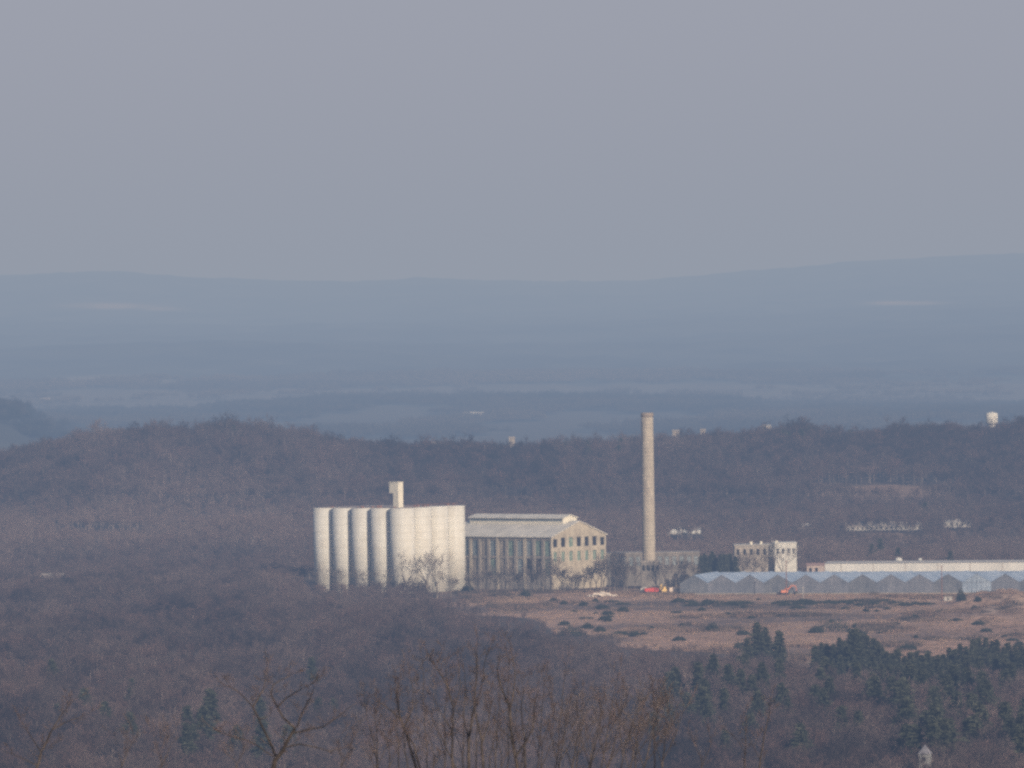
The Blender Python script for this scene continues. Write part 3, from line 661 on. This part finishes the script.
house(474,415,20,3,'long pale building on the hazy valley floor','building',M_PALE,M_WHITE,y0=5000,cat='building',wins=6)
house(45,401,12,3,'pale speck of a building on the hazy valley floor at left','building',M_WALLG,M_WALLG,y0=5000,cat='building',wins=2)
# water tower on the ridge
wt = ray(991.5,412); yw = 4330.0; g = hgt(wt.x*yw,yw); zt = H0+wt.z*yw
wr = empty('water_tower', (wt.x*yw,yw,g), 0, 'white water tower standing above the ridge trees at right', 'water tower')
hT = zt-g
mb = MB(); mb.lathe([(2.0,hT-9.5),(4.2,hT-7.6),(4.3,hT-6.8),(4.3,hT-1.4),(3.6,hT-.6),(1.0,hT)],32); o = mb.build('tank_shell', M_WHITE, wr, True)
mb = MB(); mb.lathe([(2.6,-1),(2.3,3),(2.3,hT-9)],24); o = mb.build('pedestal', M_WHITE, wr, True)
# chapel steeple in the lower right
sv_ = ray(925,744.5); ys = 1545.0; zt = H0+sv_.z*ys; gs = hgt(sv_.x*ys,ys)
st = empty('bell_tower', (sv_.x*ys,ys,gs), math.radians(-22), 'small white bell tower with a pointed roof rising from the wood at lower right', 'tower')
hs = zt-gs; a = 1.25
mb = MB(); holes = [(-.42,.42,hs-4.2,hs-3.0),(-.42,.42,hs-6.2,hs-5.0)]
for (O,Ud,Nn) in (((0,-a,0),(1,0,0),(0,-1,0)),((a,0,0),(0,1,0),(1,0,0)),((-a,0,0),(0,1,0),(-1,0,0)),((0,a,0),(1,0,0),(0,1,0))):
    mb.wall(O,Ud,-a,a,-1,hs-2.3,holes,.25,Nn)
M_STW = noisy('grey_white_boards', (.15,.15,.15), (.27,.265,.25), .9, (1,1,3))
mb.build('tower_wall', M_STW, st)
mb = MB(); e = a+.22
for k in range(4):
    c0 = [(-e,-e),(e,-e),(e,e),(-e,e)][k]; c1 = [(e,-e),(e,e),(-e,e),(-e,-e)][k]
    mb.tri((*c0,hs-2.32),(*c1,hs-2.32),(0,0,hs))
mb.quad((-e,-e,hs-2.32),(-e,e,hs-2.32),(e,e,hs-2.32),(e,-e,hs-2.32)); mb.build('spire', noisy('slate',(.13,.125,.14),(.22,.21,.22),1), st)
mb = MB(); 
for (p,q) in (((-.42,-a+.2),(.42,-a+.2)),((a-.2,-.42),(a-.2,.42))):
    for z in (hs-4.2,hs-6.2): mb.quad((*p,z),(*q,z),(*q,z+1.2),(*p,z+1.2))
mb.build('louvre', M_DARK, st)
# ------------------------------------------------------------------ vehicles and small things in the yard
M_RED = noisy('red_paint',(.38,.035,.03),(.52,.07,.05),.8,rough=.5); M_YEL = noisy('yellow_paint',(.55,.36,.10),(.68,.48,.20),.8,rough=.5); M_ORG = noisy('orange_paint',(.50,.15,.08),(.62,.24,.14),.8,rough=.5)
M_CRM = noisy('cream_van',(.55,.42,.33),(.66,.55,.45),.8,rough=.5); M_TYRE = noisy('tyre_rubber',(.02,.02,.02),(.05,.05,.05),3)
def at(px,row,dz=0):
    g = ground(px,row,2300,3300); return g
def wheels(r, xs, half, rad):
    for x in xs:
        for s in (-1,1):
            mb = MB(); mb.lathe([(rad*.5,-.15),(rad,-.13),(rad,.13),(rad*.5,.15)],16); o = mb.build('wheel', M_TYRE, r); o.rotation_euler = (math.pi/2,0,0); o.location = (x,s*half,rad)
def truck(px,row,rz,body,label,L=6.4,dump=True):
    r = empty('parked_truck', at(px,row), rz, label, 'truck')
    wheels(r,(-L*.35,-L*.17,L*.35),1.05,.5)
    mb = MB(); mb.box(-L/2,L/2,-.5,.5,.6,.9); mb.build('chassis', M_TYRE, r)
    mb = MB()
    if dump: mb.prism([(-L*.5,1.0),(L*.17,1.0),(L*.20,2.9),(-L*.56,2.6)],-1.2,1.2)
    else: mb.box(-L*.5,L*.2,-1.2,1.2,1.0,3.1)
    mb.build('cargo_body', body, r)
    mb = MB(); mb.prism([(L*.24,.8),(L*.52,.8),(L*.52,1.7),(L*.44,2.7),(L*.24,2.7)],-1.1,1.1); c = mb.build('cab', body, r)
    mb = MB(); mb.quad((L*.525,-.9,1.75),(L*.525,.9,1.75),(L*.447,.9,2.6),(L*.447,-.9,2.6)); mb.box(L*.29,L*.42,-1.13,-1.103,1.7,2.4); mb.build('windscreen', M_DARK, c)
    return r
def digger(px,row,rz,mat,label,s=1.0,flip=1):
    r = empty('excavator', at(px,row), rz, label, 'excavator')
    for y in (-1.0,1.0):
        mb = MB(); mb.prism([(-1.7*s,.1),(1.7*s,.1),(2.0*s,.5),(1.7*s,.9*s),(-1.7*s,.9*s),(-2.0*s,.5)],y-.3,y+.3); mb.build('track', M_TYRE, r)
    mb = MB(); mb.box(-2*s,1.0*s,-1.2,1.2,.95*s,2.0*s); mb.build('body', mat, r)
    mb = MB(); mb.box(-.2*s,1.1*s,-1.15,-.1,2.003*s,3.0*s); c = mb.build('cab', mat, r)
    mb = MB(); mb.box(0,.9*s,-1.18,-1.153,2.2*s,2.8*s); mb.build('cab_window', M_DARK, c)
    mb = MB(); mb.tube([(1.0*s,.3,1.8*s),(3.2*s,.3,4.0*s),(5.0*s,.3,3.8*s)],[.3,.28,.2],6); mb.tube([(5.0*s,.3,3.8*s),(5.6*s,.3,1.4*s)],[.22,.15],6); mb.build('boom', mat, r)
    mb = MB(); mb.prism([(5.2*s,1.5*s),(6.0*s,1.4*s),(5.9*s,.6*s),(5.0*s,.5*s),(4.9*s,1.1*s)],-.2,.8); mb.build('bucket', M_TYRE, r)
    return r
truck(651.5,593.8,math.radians(12),M_RED,'red dump truck parked near the foot of the smokestack',6.6)
digger(663.5,594,math.radians(100),M_YEL,'yellow excavator standing between the red truck and the cream truck',1.15)
truck(674,594,math.radians(8),M_CRM,'cream box truck parked beside the yellow excavator',4.6,False)
truck(643.5,593.6,math.radians(185),M_PALE,'small pale truck left of the red dump truck',3.2,False)
digger(785,594.6,math.radians(12),M_ORG,'orange excavator with raised boom in front of the greenhouses',1.05)
o = block('equipment_shed', 944, 952, flatY(948,601)*1.0, 1.9, 3, 'small cream equipment shed beside the dark bush at the right of the field', 'shed', M_PALE, M_WALLG, 1, [1.0], 1.0, .7, M_DARK, base=600, parapet=.2)
def mast(px,row,h,r_,mat,label,name='utility_pole'):
    g = at(px,row); o = empty(name,g,0,label,'pole'); mb = MB(); mb.tube([(0,0,0),(0,0,h)],[r_,r_*.6],8); mb.build('pole_shaft', mat, o)
    mb = MB(); mb.box(-.9,.9,-.06,.06,h-.8,h-.65); mb.build('crossarm', mat, o)
mast(786.5,596,17,.26,M_RUST,'thin rusty pole in front of the greenhouses beside the orange excavator')
mast(803,600.5,6.5,.22,M_PALE,'short pale post at the field edge right of the orange excavator')
mast(942,600,16,.24,M_RUST,'thin reddish pole in front of the greenhouses near the cream shed')
mast(227.5,600,5.5,.28,M_WHITE,'short white post standing in the wood left of the silos')
# rubble
g = at(600,596.5); mb = MB(); rr = random.Random(3)
for k in range(90):
    a = rr.gauss(0,3.4); b2 = rr.gauss(0,1.5); s = rr.uniform(.3,.9); z = max(0,1.9*math.exp(-(a/4.4)**2))*rr.random()
    n0 = len(mb.v); mb.box(a,a+s*rr.uniform(.8,2),b2,b2+s,z-.2,z+s*.8)
o = mb.build('rubble_heap', noisy('pale_rubble',(.42,.36,.30),(.66,.60,.54),.9)); o.location = g; tag(o,'low heap of pale rubble at the field edge right of the hall','rubble heap')
# earth mound debris at right
# ------------------------------------------------------------------ conifers
protos = []
for k in range(4):
    tr, cr_ = conifer_mesh(k, (.20,.25,.17,.23)[k]); r = empty('conifer_tree',(0,0,0)); tr.build('trunk', M_CONT, r); cc = cr_.build('crown', M_CON, r); protos.append((r,kids(r)))
used = set()
def conifer(p, h, label, group=None, k=None, wide=1.0):
    k = random.randrange(4) if k is None else k
    pr, ch = protos[k]
    if k not in used: used.add(k); c = pr
    else: c = copy_tree(pr, ch)
    c.location = p; s = h/10; c.scale = (s*wide,s*wide,s); c.rotation_euler = (0,0,random.uniform(0,6.28)); tag(c, label, 'tree', group)
    return c
TOPX = [735,748,760,779,800,830,855,878,891,913,936,969,981,998,1021,1040]; TOPY = [650,634,623,628,645,643,630,641,650,651,655,640,638,641,643,642]
rr = random.Random(12); k = 0
x = 815.0
while x < 1030:
    top = np.interp(x,TOPX,TOPY)+rr.uniform(-2,5); h = rr.uniform(11,14.5); conifer(by_top(x,top,h,2000,2900), h, 'dark conifer in the dense belt along the lower edge of the brown field', 'conifers in the belt below the field', wide=1.25); x += rr.uniform(4,7.5)
x = 825.0
while x < 1024:
    top = np.interp(x,TOPX,TOPY)+rr.uniform(9,20); h = rr.uniform(10,15); conifer(by_top(x,top,h,1900,2800), h, 'dark conifer in the dense belt along the lower edge of the brown field', 'conifers in the belt below the field', wide=1.25); x += rr.uniform(5,10)
LB = [(757,622,13,'tall dark conifer at the left end of the belt below the field'),(765,627,11,'shorter conifer right against the tall one left of the conifer belt'),(779,630,12,'lone dark conifer between the two clumps below the field'),(747,638,10,'small conifer left of the tall dark one below the field'),
 (855,628,15,'tallest pointed conifer of the belt, below the big dark field bush'),
 (210,688,14,'dark blue conifer standing alone in the wood at lower left'),(203,705,12,'conifer just left of and below the lone dark blue conifer at lower left'),(262,716,13,'dark conifer behind the forked bare tree at lower left'),(186,722,11,'dim conifer in the wood left of the lone dark blue one'),(130,712,11,'dim conifer in the wood between the left edge and the lone conifer'),
 (654,712,12,'green conifer behind the thin upright sapling at lower centre'),(698,662,13,'green conifer in the wood below the middle of the field'),(705,678,12,'conifer just below the green one under the middle of the field'),(762,662,13,'broad dark conifer below the left end of the conifer belt'),(779,658,12,'conifer right of the broad dark one below the belt'),(740,668,12,'conifer left of the broad dark one below the belt'),(724,688,11,'dim conifer low between the two green groups right of centre'),
 (672,672,11,'dim green conifer left of the green ones below the field'),(800,722,11,'dim conifer low in the wood at right of centre'),(725,730,10,'low dim conifer near the bottom edge right of centre')]
for (x,t,h,lb) in LB: h *= 1.32; conifer(by_top(x,t,h,1480,2900), h, lb, wide=1.25)
for k in range(46):
    x = rr.uniform(870,1030); t = rr.uniform(660,728); h = rr.uniform(13,17.5)
    conifer(by_top(x,t,h,1480,2600), h, 'dark conifer in the loose group above the white bell tower at lower right', 'conifers above the bell tower', wide=1.45)
for k in range(10):
    x = 700+k*3.9+rr.uniform(-1,1); h = rr.uniform(7,11.5)
    p = Vector((ray(x,570).x*3012, 3012+rr.uniform(-5,5), 0)); p.z = hgt(p.x,p.y); conifer(p, h+7, 'dark conifer in the clump between the smokestack annex and the office block', 'conifers beside the annex', wide=1.0)
for (x,t,lb) in [(872,545,'left conifer of the pair behind the long white shed'),(880,540,'taller right conifer of the pair behind the long white shed'),(898,549,'conifer standing behind the round white tank'),(950,552,'small round conifer behind the right half of the long white shed'),(742,562,'low conifer in front of the office block'),(925,500,'dark pointed conifer rising behind the hillside sheds')]:
    if t > 520: p = by_top(x,t,12,3100,3600)
    else: p = by_top(x,t,14,3300,4200)
    conifer(p,13,lb,wide=1.3)
for k in range(14):
    x = rr.choice([560,568,574,585,590,785,795,804,812,620,235,228,850,700])+rr.uniform(-4,4)
    p = by_top(x,np.interp(x,*NEAR)+rr.uniform(-3,8),13,3900,4350); conifer(p,13,'dark treetop standing out on the skyline of the near ridge','conifers on the near ridge',wide=1.5)
# ------------------------------------------------------------------ shrubs in the field
def shrub(p, w_, h, label, name='evergreen_shrub', group=None, mat=None):
    rnd = random.Random(int(p.x*7+p.y)); mb = MB()
    for i in range(int(min(900,120+60*w_*h))):
        a = rnd.uniform(0,6.28); rr_ = math.sqrt(rnd.random()); z = h*(1-rr_**2*.8)*rnd.random()**.6*(.75+.25*math.sin(a*3+rnd.random()))
        q = Vector((rr_*w_/2*math.cos(a),rr_*w_/2*.8*math.sin(a),max(z,.1))); mb.ribbon(q,q+rdir((0,0,.6),.7,rnd)*rnd.uniform(.35,.8),.28,.1,rnd)
    o = mb.build('foliage', mat or M_SHRUB); r = empty(name,p,0,label,'shrub',group); o.parent = r
    mb = MB(); mb.tube([(0,0,-.3),(0,0,h*.5)],[.14,.06],5); mb.build('stem', M_BARK, r)
for k in range(24):
    x = rr.uniform(640,880); t = rr.uniform(652,715); h = rr.uniform(12,16)
    conifer(by_top(x,t,h,1480,2600), h, 'dim evergreen scattered among the bare trees below the middle of the field', 'evergreens below the field', wide=1.3)
for k in range(16):
    x = rr.uniform(10,345); t = rr.uniform(655,735); h = rr.uniform(11,14)
    conifer(by_top(x,t,h,1480,2600), h, 'dim evergreen scattered among the bare trees of the lower left wood', 'evergreens of the lower left wood', wide=1.2)
for k in range(60):
    x = rr.uniform(520,1020); r_ = rr.uniform(600,np.interp(x,*FLD)-6); g = at(x,r_); shrub(g, rr.uniform(1.5,7), rr.uniform(.7,2.4), 'small dark scrub bush dotted over the open brown field','scrub_bush', 'scrub bushes on the field')
for (x,r_,wp,hp,lb) in [(571,636,30,12,'round dark shrub low at the left side of the field'),(600,632,12,6,'small shrub right of the round dark one on the left of the field'),(712,631,14,9,'dark shrub alone in the middle of the field'),(832,632,40,17,'widest dark shrub thicket on the right side of the field'),(816,633,16,8,'low shrub touching the left side of the wide thicket'),(623,612,12,6,'dark shrub in the field below the red dump truck'),(525,597,12,8,'dark pointed shrub on the bank before the hall'),(467,592,14,9,'dark shrub at the right foot of the silos'),(961,601,10,14,'dark upright bush beside the cream equipment shed'),(552,640,10,6,'low dark shrub left of the round shrub'),(702,611,8,4,'tiny shrub in the field below the left end of the greenhouses'),(866,612,7,4,'tiny shrub in the field below the middle greenhouses'),(915,618,8,4,'tiny shrub on the slope right of the wide thicket')]:
    g = at(x,r_); s = g.y/FPX; shrub(g, wp*s, hp*s, lb)
# brush strips
for k in range(46):
    x = rr.uniform(690,930); r_ = 603.5+rr.uniform(-1.5,2.5); g = at(x,r_); shrub(g, rr.uniform(4,9), rr.uniform(.9,1.8), 'low dark brush in the strip below the greenhouses','brush', 'brush along the greenhouse strip')
# ------------------------------------------------------------------ bare trees near the buildings
M_LT = noisy('light_twigs', (.085,.071,.063), (.165,.137,.12), .5); M_LT2 = noisy('grey_twigs', (.075,.062,.058), (.145,.118,.105), .3); 
def bare_tree(p, h, label, seed, spread=.5, depth=5, wmin=.07, mat=M_LT, name='bare_tree', group=None, lean=0, kmax=3):
    rnd = random.Random(seed); r = empty(name, p, 0, label, 'tree', group); tr = MB(); cw = MB()
    top = h*rnd.uniform(.22,.32); tr.tube([(0,0,-.4),(lean*.3,0,top*.6),(lean*.6,0,top)],[h*.018,h*.015,h*.012],7)
    for j in range(rnd.randint(5,7)):
        a = rnd.uniform(0,6.28); d = Vector((math.cos(a)*spread,math.sin(a)*spread,1)).normalized()
        grow(cw, Vector((lean*.5,0,top*rnd.uniform(.7,1))), d, h*rnd.uniform(.24,.32), h*.008, depth, rnd, 2, kmax, .14, .45, wmin)
    tr.build('trunk', M_BARK, r); cw.build('branches', mat, r); return r
def bt(px, row, hpx, label, seed, yy=None, **k):
    hpx *= 1.22
    g = at(px,row) if yy is None else Vector((ray(px,row).x*yy, yy, hgt(ray(px,row).x*yy,yy)))
    bare_tree(g, hpx*g.y/FPX, label, seed, **k)
bt(437,599,46,'bare tree close behind the right side of the largest one before the silos',81,spread=.65)
bt(427,598,57,'largest bare tree spreading in front of the right half of the silos',1,spread=.75)
bt(407,598,38,'bare tree left of the largest one, in front of the corner silo',2)
bt(451,597,24,'low bare tree before the rightmost silo',3,spread=.8)
bt(384,598,30,'bare tree before the second silo from the corner',4,spread=.6)
bt(362,598,28,'bare tree before the third silo from the corner',5)
bt(341,598,30,'bare tree before the fourth silo from the corner',6)
bt(321,597,30,'bare tree before the leftmost silo',7)
bt(417,600,26,'short bare tree between the corner silo tree and the largest tree',71,spread=.8)
rr = random.Random(31)
for i in range(34):
    x = 472+i*4.9+rr.uniform(-2,2); hp = rr.uniform(15,27)+(12 if 540 < x < 552 or 598 < x < 634 else 0)
    bt(x,595.5,hp,'leafless grey tree in the row at the foot of the hall',20+i,yy=2980-(i%3)*4,mat=M_LT2,wmin=.065,group='bare trees at the foot of the hall',spread=.4,depth=5,kmax=3)
for i,(x,hp) in enumerate([(666,30),(676,34),(686,30),(694,26)]):
    bt(x,590,hp,'leafless grey tree in front of the annex right of the smokestack',50+i,yy=2992,mat=M_LT2,wmin=.07,group='bare trees before the annex',depth=5,kmax=3)
bt(783,590,44,'pale leafless tree in front of the white office wing',60,yy=3040,mat=noisy('pale_twigs',(.26,.245,.225),(.38,.36,.33),.5),spread=.6,wmin=.1)
for i,(x,hp) in enumerate([(745,30),(755,28),(766,32),(733,30)]):
    bt(x,590,hp,'leafless tree in front of the grey office block',64+i,yy=3045,mat=M_LT2,wmin=.07,group='bare trees before the office block',depth=5,kmax=3)
# ------------------------------------------------------------------ foreground trees on the viewer's hillside, limbs traced then branched
M_FB = noisy('near_bark', (.030,.024,.022), (.12,.092,.074), 2.2, (1,1,.5), lo=.42, hi=.72, detail=6)
M_FT = noisy('near_twigs', (.060,.043,.040), (.125,.090,.080), 1.0)
M_FT2 = noisy('pale_near_twigs', (.060,.046,.044), (.145,.115,.102), 1.0, lo=.35, hi=.7)
def near_tree(name, label, Y, limbs, seed, twig=M_FT, n=1.0, tw=.010, L0=.62, depth=3, up=.30, spread=.42):
    rnd = random.Random(seed); s = Y/FPX
    bx, by, _ = limbs[0][0][0] if len(limbs[0][0][0]) == 3 else (*limbs[0][0][0],0)
    v = ray(bx,by); base = Vector((v.x*Y,Y,hgt(v.x*Y,Y))); r = empty(name, base, 0, label, 'tree')
    tr = MB(); cw = MB()
    first = True
    for (pts, r0, r1) in limbs:
        W_ = []; dyy = rnd.uniform(-.6,.6)
        for i,(x,y) in enumerate(pts):
            v = ray(x,y); yy = Y+dyy*i*.5*(0 if first and i == 0 else 1)
            W_.append(Vector((v.x*yy, yy, H0+v.z*yy))-base)
        if first:
            W_.insert(0, Vector((W_[0].x*0.4,0,-.4))); r0 *= 1.0; r1 *= .8; rad = [r0*1.9]+[r0+(r1-r0)*i/(len(pts)-1) for i in range(len(pts))]
        else: rad = [r0+(r1-r0)*i/(len(pts)-1) for i in range(len(pts))]
        # finer, slightly crooked line
        Q = []; RR_ = []
        for i in range(len(W_)-1):
            k = 4
            for j in range(k):
                t = j/k; q = W_[i].lerp(W_[i+1],t)
                if j and not (first and i == 0): q = q+Vector((rnd.gauss(0,1),rnd.gauss(0,1),rnd.gauss(0,.6)))*.012*(W_[i+1]-W_[i]).length
                Q.append(q); RR_.append((rad[i]+(rad[i+1]-rad[i])*t)*s*.85)
        Q.append(W_[-1]); RR_.append(rad[-1]*s)
        tr.tube(Q, RR_, 7)
        k0 = 4 if first else 0
        Lt = sum((Q[i+1]-Q[i]).length for i in range(k0,len(Q)-1)); cnt = int(Lt*5.0*n)
        for c in range(cnt):
            i = rnd.randrange(k0, len(Q)-1); t = rnd.random(); f = (i+t-k0)/(len(Q)-k0)
            if rnd.random() > .25+.75*f: continue
            p = Q[i].lerp(Q[i+1],t); d = (Q[i+1]-Q[i]).normalized()
            grow(cw, p, rdir(d,.75,rnd,up), L0*rnd.uniform(.35,1)*(1-.25*f), max(RR_[i]*.32,tw*.6), depth, rnd, 2, 3, up*.6, spread, tw)
        for c in range(1): grow(cw, Q[-1], rdir((Q[-1]-Q[-3]).normalized(),.3,rnd,up*.5), L0*.8, tw*.8, depth, rnd, 2, 3, up*.6, spread, tw)
        first = False
    tr.build('trunk', M_FB, r); cw.build('branches', twig, r); return r
near_tree('bare_tree','crooked forked bare tree with spreading limbs at lower left',215,[
 ([(272.5,772),(275,760),(282,752),(289,738),(295,728)],3.0,1.9),
 ([(275.8,756),(268,738),(262.5,727),(253,707),(259,697),(264,688),(266,673)],1.7,.45),
 ([(253,707),(244,697),(236,690),(228,686)],.8,.3),
 ([(295,728),(283,717.5),(277.5,707),(271,695),(273,685),(281,680),(290,676)],1.4,.4),
 ([(277.5,707),(287,697.5),(296,692),(305,687),(314,683)],.9,.35),
 ([(297,727),(300,719),(302,713),(306,705),(311,697),(313,690)],1.1,.4),
 ([(293,733),(304,731),(323,727),(337,717.5),(350,707)],1.2,.3),
 ([(287,747),(300,744),(317,747.5),(328,751),(340,749)],1.0,.3),
 ([(274,757),(258,746),(247,740),(232,737),(218,731)],.8,.25)],1, n=1.1, tw=.010, L0=.6, up=.22)
near_tree('bare_tree','upright bare tree with two leaning stems left of centre at the bottom',235,[
 ([(417,772),(411,750),(406,733),(399,714),(396,694),(399,680)],1.9,.4),
 ([(401,720),(393,712),(385,706),(377,701)],1.1,.4),
 ([(404,728),(412,710),(413,690),(409,672)],.7,.3),
 ([(421,772),(414,745),(407,735)],1.2,.8)],2, n=1.0)
near_tree('bare_tree','tall thin bare tree with curving stem just left of the central thicket',245,[
 ([(453,772),(452,731),(453.5,708),(446,683),(437,669),(430,660)],1.5,.35),
 ([(452,730),(440,712),(433,695)],.7,.3),([(453.5,708),(460,690),(459,665)],.7,.3),([(458,772),(445,745),(437,728),(430,715)],.9,.3)],3, n=1.0, tw=.011)
near_tree('bare_tree','tallest straight bare tree in the middle of the bottom edge',240,[
 ([(468.5,772),(468.5,739),(474,708),(477,669),(476,648)],2.0,.35),
 ([(468.5,739),(463,715),(466,690),(464,668)],.9,.3),([(474,708),(481,690),(484,665),(488,650)],.8,.3)],4, n=1.05)
near_tree('bare_tree','bare tree with a forked dark stem right of the tallest straight one',238,[
 ([(483.5,772),(482,739),(475,714),(472,695)],1.7,.5),
 ([(482.5,742),(487,728),(490,712),(493,700)],1.0,.4),([(489,772),(490,755),(496,735),(494,712)],.8,.3)],5, n=1.2)
near_tree('bare_tree','forked bare tree with wide slanting limbs right of centre at the bottom',228,[
 ([(518,772),(512,739),(510,708),(501,687),(497,669),(500,655)],2.0,.4),
 ([(510,710),(514,690),(515,672),(512,655)],1.0,.35),
 ([(512,740),(500,728),(492,715)],.9,.3),
 ([(516,757),(526,741),(533,729),(534,704),(539,690)],1.4,.35),
 ([(525,768),(525,752),(524,735),(521,708),(524,690)],1.5,.4)],6, n=1.0)
near_tree('bare_tree','slender upright sapling right of the reddish brush',300,[([(654.5,772),(654,735),(653,701),(653,690)],.9,.2),([(654,740),(661,725),(664,712)],.4,.2)],7, n=.8, tw=.012)
near_tree('bare_tree','leaning leafless sapling near the bottom edge right of centre',280,[([(758.5,772),(764,737),(769,714),(771,703)],1.0,.25),([(760,760),(753,745),(748,735)],.4,.2)],8, n=.9, tw=.012)
near_tree('bare_tree','thin straight sapling just left of the leaning sapling',290,[([(744.5,772),(745.5,737),(746,715)],.8,.2),([(745,755),(739,742),(733,736)],.4,.2)],9, n=.9, tw=.012)
near_tree('bare_tree','dim greenish bare tree at the lower left corner',260,[([(36,772),(41,752),(52,730),(62,714),(74,700)],1.6,.3),([(41,752),(30,735),(22,722)],.8,.3),([(52,730),(66,722),(84,716)],.7,.25),([(37,765),(20,757),(6,752)],.7,.25)],10, n=1.1, tw=.011)
rr = random.Random(77)
for i in range(7):
    x = 556+i*18+rr.uniform(-4,4); ln = rr.uniform(5,16); t = rr.uniform(700,722)+(i>6)*14
    near_tree('brush_tree','reddish twiggy young tree in the brush right of centre at the bottom',290+rr.uniform(-30,40),[([(x,776),(x+ln*.5,745),(x+ln,t+8),(x+ln*1.1,t)],1.0,.25),([(x+1,768),(x-6,745),(x-9,728)],.6,.25),([(x+ln*.3,760),(x+ln+8,735),(x+ln+16,t+6)],.6,.25)],100+i, twig=M_FT2 if i%2 else M_FT, n=1.0, tw=.014, L0=1.0, up=.4)['group'] = 'young trees in the brush right of centre'
for i in range(17):
    x = 380+i*16+rr.uniform(-4,4); t = rr.uniform(655,705)+max(0,abs(x-480)-60)*.25; ln = (x-480)*.10+rr.uniform(-7,7)
    near_tree('young_tree','slender reddish young tree in the dense twiggy thicket at bottom centre',rr.uniform(255,330),[([(x,777),(x+ln*.35,742),(x+ln*.8,t+18),(x+ln,t)],.85,.18),([(x+ln*.2,757),(x+ln*.4-7,735),(x+ln*.6-10,t+26)],.45,.15),([(x+ln*.3,748),(x+ln*.5+7,728),(x+ln*.7+10,t+22)],.4,.15)],400+i, twig=M_FT if i%3 else M_FT2, n=1.05, tw=.010, L0=.62, up=.30, spread=.46)['group'] = 'young trees of the thicket at bottom centre'
for i,(x,t) in enumerate([(376,712),(388,735),(432,735),(500,738),(540,720),(160,748),(120,752),(340,745),(700,750),(235,757)]):
    near_tree('brush_tree',['slim bare sapling left of the two stemmed tree','short sapling below the two stemmed tree','short sapling between the two stemmed tree and the curving one','short sapling beside the forked dark stem','bare sapling right of the wide forked tree','short sapling left of the crooked forked tree','shortest sapling at the bottom left','short sapling right of the crooked forked tree','short sapling between the slender and straight saplings','sapling tip at the left foot of the crooked forked tree'][i],270,[([(x,776),(x+2,(776+t)/2),(x-2,t)],.9,.2),([(x+1,768),(x+8,752),(x+12,742)],.5,.2)],200+i, n=1.05, tw=.012, L0=.9, up=.35)
# ------------------------------------------------------------------ render settings
scn.view_settings.view_transform = 'Standard'; scn.view_settings.look = 'None'; scn.view_settings.exposure = 0
cy = scn.cycles; cy.use_denoising = False; cy.filter_width = 2.6; cy.adaptive_threshold = .04; cy.max_bounces = 4; cy.diffuse_bounces = 2; cy.transparent_max_bounces = 8; cy.volume_bounces = 0
scn.render.film_transparent = False
